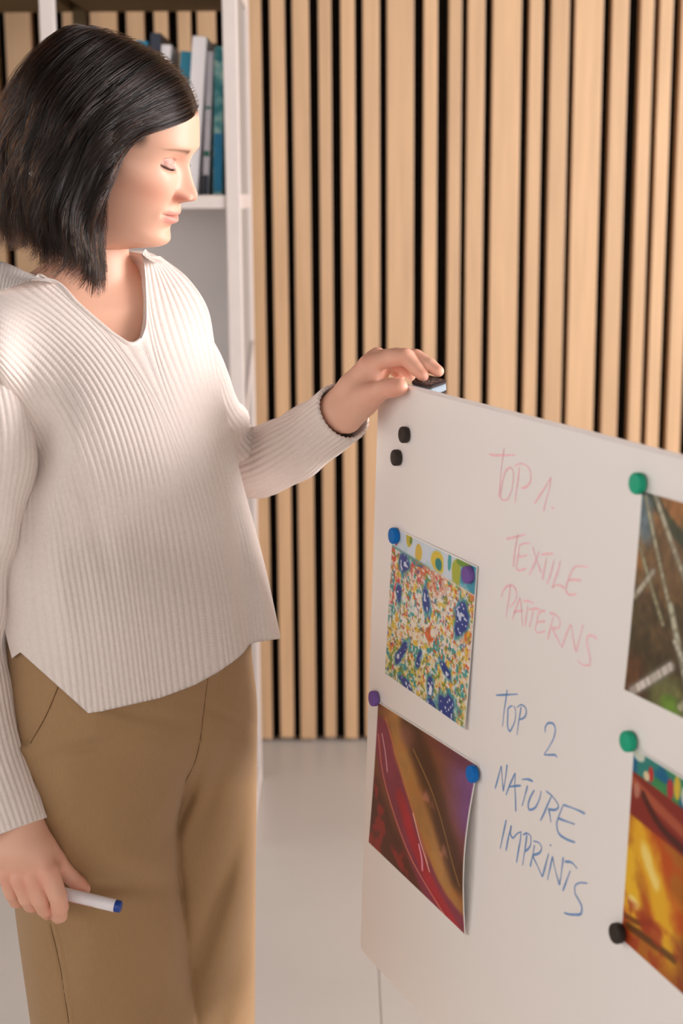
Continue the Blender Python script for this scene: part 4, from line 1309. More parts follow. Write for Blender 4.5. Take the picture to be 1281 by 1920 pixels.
# back panel, from the right outline round to the hidden left one
nb_ = 64
tb = np.linspace(0, 1, nb_)[:, None]
pyb = 500 + (1235 - 500) * vq
rx = np.interp(vq, np.linspace(0, 1, NV), gl[-1][:, 0]); ry = gl[-1][:, 1]
lx = np.r_[[-60], np.zeros(NV - 1)]
lx = ext(pyb, XL) + 8
ly = 545 + (1240 - 545) * vq
bx_ = rx + (lx - rx) * tb
by_ = ry + (ly - ry) * tb
uB = 2 * tb - 1
YR_ = y_sweater(rx - 2, ry) + .012; YL_ = y_sweater(np.maximum(lx + 4, ext(ly, XL) + 2), ly)
Yb = YR_ + (YL_ - YR_) * tb + (ext(by_, BB) * 0.95 + 0.012) * np.sqrt(np.maximum(1 - uB ** 2, 0)) * np.ones_like(bx_)
Yb = Yb + 0.0028 * (ribprof(np.linspace(0, 42, nb_ * 1))[:, None] - .5) * 0
Pk = at(bx_, by_, Yb)
add_part(Pk.reshape(-1, 3), grid_faces(nb_, NV))


def sleeve(pts, nrib, n_s, phase=0.0, wr=None, amp=0.0011, cuff=True, spr=6):
    """pts rows: px, py, Y, radius(m) -> ribbed tube with a turned cuff at the far end"""
    c = catmull(np.array([[*at(p[0], p[1], p[2]), p[3]] for p in pts]), n_s)
    P, R = c[:, :3], c[:, 3]
    T = np.gradient(P, axis=0); T /= np.linalg.norm(T, axis=1)[:, None]
    nt_ = nrib * spr
    t = np.linspace(0, 2 * np.pi, nt_, endpoint=False)
    u = np.cross(T[0], [0.1, 1.0, 0.2]); u /= np.linalg.norm(u)
    rings = []
    s = np.linspace(0, 1, n_s)
    rb = ribprof(t / (2 * np.pi) * nrib)
    for i in range(n_s):
        u = u - T[i] * (u @ T[i]); u /= np.linalg.norm(u)
        w = np.cross(T[i], u)
        r = R[i] + amp * 1.6 * (rb - 0.5)
        if wr is not None: r = r + wr(s[i], t + phase)
        rings.append(P[i] + r[:, None] * (np.cos(t)[:, None] * u + np.sin(t)[:, None] * w))
    if cuff:
        base = rings[-1]; ctr = P[-1]; Tn = T[-1]
        for k, (dr, dl) in enumerate(((0.96, 0.0022), (0.91, 0.0020), (0.885, -0.002), (0.88, -0.010), (0.87, -0.028))):
            rings.append(ctr + (base - ctr) * dr + Tn * dl)
    V = np.array(rings)
    st = np.repeat(np.r_[s * np.linalg.norm(np.diff(P, axis=0), axis=1).sum() * 1100, np.zeros(len(rings) - n_s)], nt_)
    add_part(V.reshape(-1, 3), grid_faces(len(rings), nt_, True)[:, ::-1], st)


def wr_near(s, t):
    return (0.0035 * np.sin(s * 44 + 1.3 * np.sin(t) + .6) * np.exp(-((s - .50) / .22) ** 2) * (0.6 + .4 * np.cos(t - .4))
            + 0.0022 * np.sin(s * 26 + 2 * t) * np.exp(-((s - .25) / .2) ** 2))


# her right sleeve, hanging at the frame's left edge
sleeve([(-34, 582, 1.945, .014), (-36, 592, 1.938, .030), (-36, 620, 1.925, .043), (-32, 680, 1.900, .0480), (-22, 745, 1.870, .0470), (-13, 790, 1.856, .0470), (-8, 850, 1.848, .0465), (-14, 930, 1.845, .045),
        (-34, 1020, 1.842, .043), (-42, 1100, 1.84, .043), (-54, 1170, 1.838, .043), (-52, 1240, 1.833, .0435), (-36, 1330, 1.822, .043),
        (-16, 1420, 1.806, .0425), (8, 1490, 1.790, .042), (29, 1552, 1.776, .0405)], 36, 150, wr=wr_near)


def wr_up(s, t):
    return 0.0055 * np.sin(s * 32 + 1.5 * np.sin(t)) * sstep(.5, .8, s) + .004 * np.sin(2 * t + 1) * sstep(.3, .8, s)


def wr_fore(s, t):
    return 0.0030 * np.sin(s * 30 - 2.2 * t) * np.exp(-((s - .12) / .16) ** 2) + 0.0015 * np.sin(s * 20 + 3 * t) * np.exp(-((s - .6) / .3) ** 2)


# her left sleeve: upper arm, then the forearm reaching for the board
sleeve([(336, 618, 2.05, .012), (341, 626, 2.045, .022), (348, 644, 2.036, .0315), (358, 674, 2.030, .0378), (370, 715, 2.032, .0415), (384, 760, 2.042, .0425),
        (404, 796, 2.06, .0435), (422, 828, 2.085, .0405), (438, 858, 2.11, .034)], 36, 80, wr=wr_up, cuff=False)
sleeve([(424, 884, 2.165, .034), (446, 879, 2.15, .0425), (474, 870, 2.125, .0475), (510, 858, 2.09, .0470), (548, 840, 2.05, .0445), (588, 814, 2.01, .0415),
        (618, 792, 1.98, .0390), (643, 773, 1.958, .0392)], 34, 110, wr=wr_fore)

Vs = np.vstack(SW_V); Fs = np.vstack(SW_F)
sweater = mesh_obj('sweater', Vs, Fs, M_knit, person, attrs={'stitch': np.concatenate(SW_S)})


def solid_patch(name, P, thick, mat_, parent, attrs=None):
    """a grid of points (rows, cols, 3) given thickness away from the camera"""
    r, c = P.shape[:2]
    view = P - CAM; view /= np.linalg.norm(view, axis=-1)[..., None]
    Q = P + view * thick
    n = r * c
    idx = np.arange(n).reshape(r, c)
    lp = np.r_[idx[0, :], idx[1:, -1], idx[-1, -2::-1], idx[-2:0:-1, 0]]
    l2 = np.roll(lp, -1)
    Fq = np.vstack([grid_faces(r, c), grid_faces(r, c, off=n, flip=True), np.stack([lp, lp + n, l2 + n, l2], 1)])
    return mesh_obj(name, np.vstack([P.reshape(-1, 3), Q.reshape(-1, 3)]), Fq, mat_, parent, attrs=attrs)


# collar: rolled flap over her right shoulder, standing flap at her left side
def collar(e1, e2, n, m, roll, name='collar'):
    A = catmull(np.array(e1, float), n); B = catmull(np.array(e2, float), n)
    t = np.linspace(0, 1, m)[:, None, None]
    C = A[None] * (1 - t) + B[None] * t
    Y = C[..., 2] - roll * np.sin(np.pi * np.linspace(0, 1, m)) [:, None]
    rb_ = ribprof(np.linspace(0, n / 6.0, n))[None, :]
    Y = Y - 0.0014 * (rb_ - .5)
    return solid_patch(name, at(C[..., 0], C[..., 1], Y), 0.005, M_knit, sweater, )


collar([(-70, 478, 2.02), (-20, 484, 1.995), (20, 496, 1.965), (52, 511, 1.945), (82, 521, 1.935), (104, 531, 1.925)],
       [(-70, 556, 1.905), (-20, 551, 1.892), (8, 543, 1.888), (34, 533, 1.892), (60, 526, 1.900), (86, 528, 1.915)], 140, 14, 0.010)
collar([(236, 470, 2.045), (246, 505, 2.03), (258, 545, 2.005), (266, 585, 1.975), (268, 615, 1.945), (262, 634, 1.925)],
       [(268, 476, 1.985), (272, 510, 1.975), (274, 545, 1.962), (275, 585, 1.942), (273, 615, 1.922), (266, 634, 1.910)], 120, 10, -0.006)
collar([(242, 470, 2.06), (262, 470, 2.055), (285, 475, 2.05), (302, 484, 2.04)],
       [(268, 478, 1.985), (278, 486, 1.98), (290, 492, 1.99), (304, 494, 2.0)], 60, 8, 0.008)
# neckline rim
rim = [(80, 523, 1.928), (103, 529, None), (145, 569, None), (188, 607, None), (220, 632, None), (248, 646, None), (262, 638, None), (271, 610, None), (273, 570, None), (270, 530, None), (266, 480, None)]
rim = [(a, b, c if c else float(y_sweater(np.array(a, float), np.array(b, float))) + .001) for a, b, c in rim]
c = catmull(np.array(rim), 90)
V, Fc = tube_geo(at(c[:, 0], c[:, 1], c[:, 2]), 0.0030, 10)
mesh_obj('neckline_edge', V, Fc, M_knit, sweater)

# ------------------------------------------------------------------ trousers
M_trs = mat('tan_twill', srgb(160, 127, 90), 0.8, 0.25, sheen=0.15, noise=0.035, nscale=420, bump=0.2, bscale=1300, stretch=(1, 1, .22))
TXL = [(1150, 14), (1240, 8), (1300, 6), (1450, 10), (1600, 18), (1700, 27), (1800, 40), (1920, 57), (2150, 84), (2440, 96)]
TXR = [(1150, 472), (1215, 472), (1260, 476), (1300, 481), (1400, 482), (1600, 480), (1920, 478), (2440, 474)]
RXR = [(1150, 440), (1300, 400), (1380, 372), (1480, 345), (1580, 333), (1650, 338), (1750, 351), (1850, 363), (1920, 370), (2440, 388)]
npy, npx = 210, 170
pyt = np.linspace(1150, 2440, npy)[:, None]
uu_ = -np.cos(np.linspace(0, np.pi, npx))[None, :]
xl_, xr_ = ext(pyt[:, 0], TXL)[:, None], ext(pyt[:, 0], TXR)[:, None]
pxt = (xl_ + xr_) / 2 + (xr_ - xl_) / 2 * uu_
pyt = pyt + 0 * pxt


def comp(px, py, xl, xr, yc, b, shear=0.0):
    cx_, hw_ = (xl + xr) / 2, (xr - xl) / 2
    u = (px - cx_) / hw_
    base = yc + shear * (px - cx_) / F_PX * 1.9
    inside = np.sqrt(np.maximum(1 - u * u, 0))
    over = np.maximum(np.abs(u) - 1, 0)
    return base - b * inside + over * 0.9, base + b * inside - over * 0.9


rx_ = ext(pyt[:, 0], RXR)[:, None]
leg_dn = sstep(1300, 1750, pyt)
fR, kR = comp(pxt, pyt, xl_, rx_, 1.875 + .02 * leg_dn, 0.108 - .008 * leg_dn, 0.25)
lxl = np.interp(pyt[:, 0], [1150, 1500, 1700, 1920, 2440], [200, 225, 245, 262, 290])[:, None]
fL, kL = comp(pxt, pyt, lxl, xr_, 2.005, 0.098, 0.15)
fP, kP = comp(pxt, pyt, xl_, xr_, 1.925, 0.130, 0.30)
fP = fP + .32 * sstep(1330, 1690, pyt) ** 1.4; kP = kP - .32 * sstep(1330, 1690, pyt) ** 1.4


def sm(a, b, k): 
    h = np.clip(.5 + .5 * (b - a) / k, 0, 1); return b * (1 - h) + a * h - k * h * (1 - h)


kk = 0.010 + 0.034 * sstep(1600, 1380, pyt)
Yt = sm(sm(fR, fL, 0.006), fP, kk)
Yk = -sm(sm(-kR, -kL, 0.02), -kP, 0.03)
Yk = np.maximum(Yk, Yt + .004)
# folds, creases, pocket
Yt += -0.006 * gb(pxt, pyt, 190, 1560, 120, 90) + 0.005 * gb(pxt, pyt, 230, 1330, 150, 14, .25) - .003 * gb(pxt, pyt, 200, 1380, 160, 20, .2)
Yt += 0.010 * gb(pxt, pyt, 225, 1655, 110, 22, .08) - 0.006 * gb(pxt, pyt, 250, 1610, 100, 40, .1)
Yt += 0.010 * gb(pxt, pyt, 410, 1690, 20, 190, .35) - 0.010 * gb(pxt, pyt, 450, 1640, 22, 260, .25) + 0.012 * gb(pxt, pyt, 425, 1880, 26, 170, .30)
Yt += 0.007 * gb(pxt, pyt, 400, 1480, 18, 110, .35) + .006 * gb(pxt, pyt, 330, 1540, 14, 70, .55) - .005 * gb(pxt, pyt, 310, 1500, 16, 80, .6)
nz_ = sum(a * np.sin(pxt * k1 + pyt * k2 + p0) for a, k1, k2, p0 in ((.0012, .045, .012, 0), (.0010, .031, -.022, 1.3), (.0009, .018, .034, 2.1), (.0006, .07, .01, .5)))
Yt += nz_ * sstep(1250, 1400, pyt)
Yt += 0.006 * gb(pxt, pyt, 445, 1350, 60, 9, .35) - .004 * gb(pxt, pyt, 440, 1390, 60, 14, .3) + 0.006 * gb(pxt, pyt, 160, 1400, 100, 9, -.18)
Yt += 0.009 * gb(pxt, pyt, 338, 1720, 12, 190, -.07) + 0.010 * gb(pxt, pyt, 352, 1500, 12, 80, .35)
pk_u = (pxt - 108) * (1395 - 1290) - (pyt - 1290) * (55 - 108)      # left of the pocket edge = negative
inpk = (pyt > 1200) & (pyt < 1400)
Yt += 0.013 * sstep(150, -350, pk_u) * sstep(1402, 1392, pyt) * sstep(1180, 1200, pyt) + .002 * gb(pxt, pyt, 70, 1330, 14, 10, .5)


def groove(pts, w, d):
    q_ = catmull(np.array(pts, float), 40)
    D = np.full(pxt.shape, 1e9)
    for a in q_: D = np.minimum(D, np.hypot(pxt - a[0], (pyt - a[1]) * .6))
    return d * np.exp(-(D / w) ** 2)


Yt += groove([(392, 1250), (385, 1310), (376, 1384)], 4.0, 0.005) + groove([(376, 1384), (366, 1425), (346, 1470)], 4.0, 0.004)
Yt += 0.003 * sstep(388, 396, pxt + (pyt - 1280) * .13) * sstep(1390, 1380, pyt) 
Yt += groove([(92, 1720), (110, 1800), (128, 1920), (150, 2100)], 2.6, 0.002) - groove([(98, 1720), (116, 1800), (134, 1920), (156, 2100)], 4, 0.0015)
lim = y_sweater(pxt, pyt) + 0.012
Yt = Yt + np.maximum(lim - Yt, 0) * sstep(1420, 1345, pyt)
Yk = np.maximum(Yk, Yt + .004)
Pt = at(pxt, pyt, Yt); Pk2 = at(pxt, pyt, Yk)
Pt[..., 2] = np.maximum(Pt[..., 2], 0.012); Pk2[..., 2] = np.maximum(Pk2[..., 2], 0.012)
N_ = npy * npx
idx = np.arange(N_).reshape(npy, npx)
side = np.vstack([np.stack([idx[:-1, 0], idx[1:, 0], idx[1:, 0] + N_, idx[:-1, 0] + N_], 1)[:, ::-1],
                  np.stack([idx[:-1, -1], idx[1:, -1], idx[1:, -1] + N_, idx[:-1, -1] + N_], 1)])
trousers = mesh_obj('trousers', np.vstack([Pt.reshape(-1, 3), Pk2.reshape(-1, 3)]),
                    np.vstack([grid_faces(npy, npx, flip=True), grid_faces(npy, npx, off=N_), side]), M_trs, person)
# dark seam and crease lines, their shade put into the thread colour
M_seam = mat('seam_shadow_thread', srgb(112, 82, 54), 0.9, 0.1, noise=0.1, nscale=300)


def ysurf(F, x, y):
    d = np.hypot(pxt - x, pyt - y); return F.ravel()[d.argmin()]


for pts in ([(391, 1262), (385, 1310), (376, 1384)], [(376, 1386), (367, 1424), (347, 1468)], [(109, 1288), (88, 1338), (57, 1394)], [(94, 1732), (110, 1800), (129, 1918)]):
    c = catmull(np.array(pts, float), 24)
    Yc_ = np.array([ysurf(Yt, a, b) for a, b in c])
    for _ in range(3): Yc_[1:-1] = (Yc_[:-2] + 2 * Yc_[1:-1] + Yc_[2:]) / 4
    V, Fc = tube_geo(at(c[:, 0], c[:, 1], Yc_ - 0.0005), 0.00055 if pts[0][1] < 1700 else .0004, 8)
    mesh_obj('seam', V, Fc, M_seam, trousers)

# shoes under the hems (out of the frame)
M_shoe = mat('shoe_leather', srgb(214, 204, 192), 0.5, 0.4, noise=0.03, nscale=60)
M_sole = mat('shoe_sole', srgb(236, 232, 226), 0.6, 0.3, noise=0.03, nscale=60)
for sx_c, sy_c, yaw in ((-0.235, 1.80, -35), (-0.16, 1.93, -48)):
    Mx = np.array(Matrix.Translation((sx_c, sy_c, 0)) @ Matrix.Rotation(math.radians(180 + yaw + 75), 4, 'Z'))
    prof = [(-.11, .030, .045), (-.09, .036, .062), (-.03, .036, .075), (.03, .040, .068), (.08, .044, .050), (.115, .036, .038), (.132, .012, .028)]
    pr = catmull(np.array(prof), 22)
    t = np.linspace(0, np.pi, 15)
    V = [[(l, w * math.cos(a), .014 + (h - .014) * math.sin(a) ** .8) for a in t] for l, w, h in pr]
    V = np.array(V)
    upper = V.reshape(-1, 3) @ Mx[:3, :3].T + Mx[:3, 3]
    sh = mesh_obj('shoe', upper, grid_faces(22, 15), M_shoe, person)
    n = 40
    lo_ = np.vstack([np.stack([pr[:, 0], pr[:, 1] + .003, 0 * pr[:, 0]], 1), np.stack([pr[::-1, 0], -pr[::-1, 1] - .003, 0 * pr[:, 0]], 1)])
    n = len(lo_)
    Vv = np.vstack([lo_ + [0, 0, .001], lo_ + [0, 0, .016]]) @ Mx[:3, :3].T + Mx[:3, 3]
    mesh_obj('sole', Vv, [tuple(range(n))[::-1], tuple(range(n, 2 * n))] + [(i, (i + 1) % n, n + (i + 1) % n, n + i) for i in range(n)], M_sole, sh, smooth=False)

# ------------------------------------------------------------------ dark band on the left wrist
M_band = mat('navy_band', srgb(38, 46, 66), 0.5, 0.4, noise=0.05, nscale=200)
A_, B_ = np.array(J(622, 790, 1.977, 0)[0]), np.array(J(644, 762, 1.956, 0)[0])
ax_ = B_ - A_; ax_ /= np.linalg.norm(ax_)
cw = at(641., 771., 1.960)
u = np.cross(ax_, [0, 1, 0.3]); u /= np.linalg.norm(u); w = np.cross(ax_, u)
t = np.linspace(0, 2 * np.pi, 48, endpoint=False)
rings = []
for rr, dl in ((.0235, -.007), (.0258, -.0065), (.0264, 0), (.0258, .0065), (.0235, .007), (.0228, 0)):
    rings.append(cw + ax_ * dl + rr * (np.cos(t)[:, None] * u + np.sin(t)[:, None] * w))
V = np.vstack(rings)
Fq = np.vstack([grid_faces(6, 48, True), np.stack([5 * 48 + np.arange(48), 5 * 48 + (np.arange(48) + 1) % 48, (np.arange(48) + 1) % 48, np.arange(48)], 1)])
mesh_obj('wrist_band', V, Fq[:, ::-1], M_band, person)
# ------------------------------------------------------------------ hair
M_hair = bpy.data.materials.new('dark_brown_hair'); M_hair.use_nodes = True
nt = M_hair.node_tree
for n in list(nt.nodes):
    if n.type == 'BSDF_PRINCIPLED': nt.nodes.remove(n)
pb = nt.nodes.new('ShaderNodeBsdfHairPrincipled')
pb.model = 'CHIANG'; pb.parametrization = 'MELANIN'
pb.inputs['Melanin'].default_value = 0.93
pb.inputs['Melanin Redness'].default_value = 0.35
pb.inputs['Roughness'].default_value = 0.2
pb.inputs['Radial Roughness'].default_value = 0.45
pb.inputs['Random Color'].default_value = 0.25
nt.links.new(pb.outputs[0], nt.nodes['Material Output'].inputs[0])
M_cap = mat('hair_underlayer', srgb(30, 24, 22), 0.6, 0.25, noise=0.3, nscale=160, stretch=(1, 1, .3))

YH = 1.968
# locks as sight lines + depth from the head's centre; root -> tip.  Near side front .. back .. far side front
HG = [
    [(373, 200, -.004), (352, 224, -.045), (312, 241, -.078), (268, 255, -.096), (234, 285, -.106), (210, 330, -.110), (186, 380, -.110), (180, 440, -.104), (182, 500, -.098), (174, 556, -.094)],
    [(371, 180, .000), (340, 200, -.055), (292, 218, -.090), (240, 242, -.112), (203, 290, -.120), (178, 350, -.121), (162, 420, -.116), (164, 480, -.108), (160, 522, -.102), (152, 540, -.098)],
    [(352, 140, .004), (312, 158, -.058), (258, 190, -.098), (205, 232, -.122), (168, 295, -.130), (150, 365, -.130), (143, 430, -.124), (150, 485, -.114), (146, 520, -.106), (134, 536, -.101)],
    [(318, 108, .008), (272, 125, -.058), (218, 165, -.102), (165, 220, -.126), (130, 290, -.132), (116, 365, -.130), (112, 430, -.122), (122, 480, -.110), (118, 510, -.101), (106, 520, -.096)],
    [(276, 82, .010), (226, 100, -.055), (168, 145, -.098), (118, 210, -.120), (88, 290, -.124), (78, 365, -.120), (80, 425, -.112), (92, 470, -.100), (90, 498, -.091), (78, 506, -.088)],
    [(232, 62, .014), (178, 78, -.048), (120, 125, -.082), (72, 195, -.100), (46, 280, -.102), (36, 350, -.098), (42, 410, -.090), (56, 450, -.080), (54, 474, -.072), (42, 474, -.070)],
    [(196, 52, .020), (142, 66, -.024), (84, 115, -.048), (40, 190, -.058), (14, 275, -.058), (2, 345, -.052), (8, 400, -.046), (22, 438, -.040), (24, 462, -.034), (10, 466, -.034)],
    [(176, 48, .030), (122, 62, .012), (66, 110, .004), (20, 185, .000), (-8, 270, .002), (-20, 340, .006), (-14, 400, .010), (0, 436, .012), (2, 456, .014), (-10, 460, .014)],
    [(176, 48, .040), (126, 64, .056), (72, 112, .072), (30, 185, .080), (6, 265, .082), (-6, 335, .082), (-2, 395, .080), (10, 430, .078), (14, 450, .076), (4, 458, .076)],
    [(200, 54, .044), (156, 72, .090), (108, 120, .118), (70, 190, .130), (48, 265, .132), (38, 335, .130), (40, 395, .126), (50, 430, .122), (54, 450, .12), (46, 462, .118)],
    [(250, 74, .040), (212, 94, .095), (170, 140, .132), (136, 205, .148), (116, 275, .150), (104, 340, .148), (102, 400, .142), (108, 436, .138), (112, 456, .136), (104, 470, .134)],
    [(306, 102, .034), (276, 124, .085), (238, 168, .124), (204, 225, .142), (180, 290, .146), (164, 350, .144), (156, 405, .138), (156, 440, .134), (158, 462, .130), (150, 476, .128)],
    [(352, 142, .022), (330, 164, .060), (296, 204, .094), (262, 254, .112), (234, 310, .118), (212, 362, .118), (198, 410, .114), (192, 446, .110), (190, 468, .106), (184, 480, .104)],
    [(373, 196, .008), (358, 214, .034), (332, 244, .062), (298, 288, .084), (266, 336, .094), (238, 380, .098), (218, 420, .098), (208, 450, .096), (204, 468, .094), (198, 480, .092)]]
NT_ = 40
def wavy(g, i):
    q = catmull(np.array(g, float) * [1, 1, 1000], NT_) / [1, 1, 1000]
    t = np.linspace(0, 1, NT_)
    a = sstep(.35, .8, t) * np.sin(6.283 * 2.1 * t + .8 * i)
    return at(q[:, 0] + 6.5 * a, q[:, 1], YH + q[:, 2] - .006 * sstep(.35, .8, t) * np.cos(6.283 * 2.1 * t + .8 * i))


G0 = np.array([wavy(g, i) for i, g in enumerate(HG)])      # guides in world space
KG = len(G0)
HC = np.array([-0.262, 2.0, 1.545])


def hair_at(s, tv, depth):
    """points of the lock surface: s 0..KG-1 along the guides, tv 0..1 root->tip, depth inward (m)"""
    i = np.clip(np.floor(s).astype(int), 0, KG - 2); f = s - i
    j = tv * (NT_ - 1); k = np.clip(np.floor(j).astype(int), 0, NT_ - 2); g = (j - k)[..., None]
    sm_ = lambda a, b, c, d, f: 0.5 * ((2 * b) + (-a + c) * f + (2 * a - 5 * b + 4 * c - d) * f ** 2 + (-a + 3 * b - 3 * c + d) * f ** 3)
    def row(ii): ii = np.clip(ii, 0, KG - 1); return G0[ii, k] * (1 - g) + G0[ii, k + 1] * g
    P = sm_(row(i - 1), row(i), row(i + 1), row(i + 2), f[..., None])
    C = HC + np.array([0, 0, 1.0]) * np.minimum(0, P[..., 2:3] - HC[2]) * .85
    d = C - P; d /= np.linalg.norm(d, axis=-1)[..., None]
    return P + d * depth[..., None]


# under-layer that closes the hair to the scalp
ns_, nt2 = 150, 46
S_, T_ = np.meshgrid(np.linspace(0, KG - 1, ns_), np.linspace(0, 1, nt2))
T_ = T_ * (0.78 + 0.14 * sstep(0.8, 2.6, S_))
wav = 0.0032 * np.sin(S_ * 7.3 + 2 * np.sin(T_ * 5)) + 0.0024 * np.sin(S_ * 17 + T_ * 6)
Pc = hair_at(S_, T_, 0.0105 + wav * sstep(0, .3, T_) + .006 * sstep(.75, 1, T_))
Pi = hair_at(S_, T_, 0.022 + .006 * sstep(.75, 1, T_))
nn_ = ns_ * nt2
idx = np.arange(nn_).reshape(nt2, ns_)
lp = np.r_[idx[0, :], idx[1:, -1], idx[-1, -2::-1], idx[-2:0:-1, 0]]; l2 = np.roll(lp, -1)
hair = mesh_obj('hair', np.vstack([Pc.reshape(-1, 3), Pi.reshape(-1, 3)]),
                np.vstack([grid_faces(nt2, ns_), grid_faces(nt2, ns_, off=nn_, flip=True), np.stack([lp, lp + nn_, l2 + nn_, l2], 1)]), M_cap, person)

# strands gathered into wavy locks
NL, NPL, NPT = 330, 62, 22
hr = np.random.default_rng(5)
near = hr.random(NL) < 0.86
ls = np.where(near, hr.uniform(-0.02, 8.4, NL), hr.uniform(8.4, KG - 1, NL))
ld = hr.uniform(-.002, 0.016, NL)
lend = np.clip(hr.normal(0.965, 0.07, NL), .78, 1.02)
lamp = hr.uniform(.005, .014, NL); lfrq = hr.uniform(1.3, 2.3, NL); lph = hr.uniform(0, 6.28, NL)
tt = np.linspace(0, 1, NPT)
A = []
li = np.repeat(np.arange(NL), NPL)
n_st = len(li)
off_s = hr.normal(0, .13, n_st); off_d = hr.normal(0, .0030, n_st)
clump = 1 - 0.78 * sstep(.25, 1.0, tt)[None, :]
frz = hr.normal(0, 1, (n_st, 3)) * 0.0011
s_st = ls[li][:, None] + off_s[:, None] * clump
s_st = s_st + (0.26 * np.sin(tt[None, :] * 6.28 * lfrq[li][:, None] + lph[li][:, None]) * sstep(.2, .8, tt)[None, :])
s_st = s_st + (0.30 * np.sin(tt[None, :] * 10.5 + 1.2 * ls[li][:, None]) * sstep(.3, .8, tt)[None, :])
t_st = tt[None, :] * lend[li][:, None] * hr.uniform(.86, 1.0, n_st)[:, None]
d_st = ld[li][:, None] + off_d[:, None] * clump - lamp[li][:, None] * np.sin(tt[None, :] * 6.28 * lfrq[li][:, None] + lph[li][:, None] + 1.2) * sstep(.15, .7, tt)[None, :]
d_st = d_st + (hr.uniform(.0, .022, NL)[li][:, None] * sstep(.80, 1.0, tt)[None, :])
root_in = 0.010 * (1 - sstep(0, .10, tt))[None, :]
s_c = np.clip(s_st, 0, KG - 1.001)
P = hair_at(s_c, np.clip(t_st, 0, 1), d_st + root_in)
over = (t_st - np.clip(t_st, 0, 1))[..., None]
P = P + frz[:, None, :] * (tt ** 1.3)[None, :, None] * 2.2 + np.array([0, 0, -0.25]) * over
under = np.minimum(s_st, 0)                        # stray hairs just below the front lock
P = P + (under[..., None] * np.array([0.004, -0.002, -0.022])) * sstep(.05, .5, tt)[None, :, None]
# flyaways
NFLY = 260
fs = hr.uniform(0, 8.2, NFLY); fl = hr.uniform(.5, 1.0, NFLY)
Pfly = hair_at(np.repeat(fs[:, None], NPT, 1) + .3 * hr.normal(0, 1, (NFLY, 1)) * tt, tt[None, :] * fl[:, None], -hr.uniform(.002, .016, (NFLY, 1)) * np.sin(tt * 2.6)[None, :])
P = np.concatenate([P, Pfly])
hd = bpy.data.hair_curves.new('hair_strands')
hd.add_curves([NPT] * len(P))
hd.attributes['position'].data.foreach_set('vector', (P - ORG[person.name]).astype(np.float32).ravel())
ra = hd.attributes.new('radius', 'FLOAT', 'POINT')
rad = np.tile(0.00026 * (1 - 0.65 * tt ** 3), len(P)).astype(np.float32)
rad[-NFLY * NPT:] *= .45
ra.data.foreach_set('value', rad)
hd.materials.append(M_hair)
ho = bpy.data.objects.new('hair_strands', hd)
put(ho, hair)
ORG[ho.name] = ORG[person.name]
ho['kind'] = 'stuff'

# small glinting pin in the hair
M_pin = mat('pin_crystal', srgb(214, 214, 220), 0.15, 0.6, metal=0.9, noise=0.02, nscale=400)
V, Fc = [], []
pc = at(60., 325., YH - 0.128)
for k in range(7):
    a = k * math.pi / 3
    c = pc + (np.array([math.cos(a), 0, math.sin(a)]) * 0.0022 if k else 0)
    bm = bmesh.new(); bmesh.ops.create_icosphere(bm, subdivisions=1, radius=0.0012)
    o = len(V); V += [np.array(v.co) + c for v in bm.verts]; Fc += [[v.index + o for v in f.verts] for f in bm.faces]; bm.free()
mesh_obj('hair_pin', V, Fc, M_pin, person, smooth=False)
# ------------------------------------------------------------------ marker in her right hand
M_pen = mat('marker_white', srgb(240, 236, 240), 0.35, 0.5, noise=0.01, nscale=50)
M_plug = mat('marker_blue_plug', srgb(24, 66, 150), 0.4, 0.5, noise=0.04, nscale=200)
M_red = mat('marker_red_print', srgb(214, 120, 128), 0.5, 0.4, noise=0.2, nscale=400)
a_, b_ = at(86., 1668., 1.766), at(216., 1698., 1.752)
dv = b_ - a_; ln = np.linalg.norm(dv); dv /= ln
a0 = a_ - dv * 0.035
pen = empty('marker_pen', tuple(float(t) for t in (a0 + b_) / 2), 'white whiteboard marker with blue end plug held in the lowered right hand', 'marker')


def lathe(name, base, d, prof, m, parent, n=28):
    u = np.cross(d, [0, 0, 1.0]); u /= np.linalg.norm(u); w = np.cross(d, u)
    t = np.linspace(0, 2 * np.pi, n, endpoint=False)
    V = np.vstack([base + d * l + max(r, 1e-5) * (np.cos(t)[:, None] * u + np.sin(t)[:, None] * w) for l, r in prof])
    Fc = grid_faces(len(prof), n, True).tolist() + [list(range(n))[::-1], [(len(prof) - 1) * n + i for i in range(n)]]
    return mesh_obj(name, V, Fc, m, parent)


Lp = float(np.linalg.norm(b_ - a0))
R_p = 0.0079
lathe('barrel', a0, dv, [(0, R_p * .8), (.001, R_p), (Lp - .0008, R_p), (Lp, R_p * .96)], M_pen, pen)
lathe('end_plug', a0 + dv * Lp, dv, [(-.001, R_p * .88), (0, R_p * .93), (.0055, R_p * .93), (.0072, R_p * .86), (.0078, R_p * .7), (.0076, .002)], M_plug, pen)
lathe('cap', a0 - dv * .03, dv, [(0, R_p * .7), (.002, R_p * .85), (.0295, R_p * 1.02), (.030, R_p * .95)], M_plug, pen)
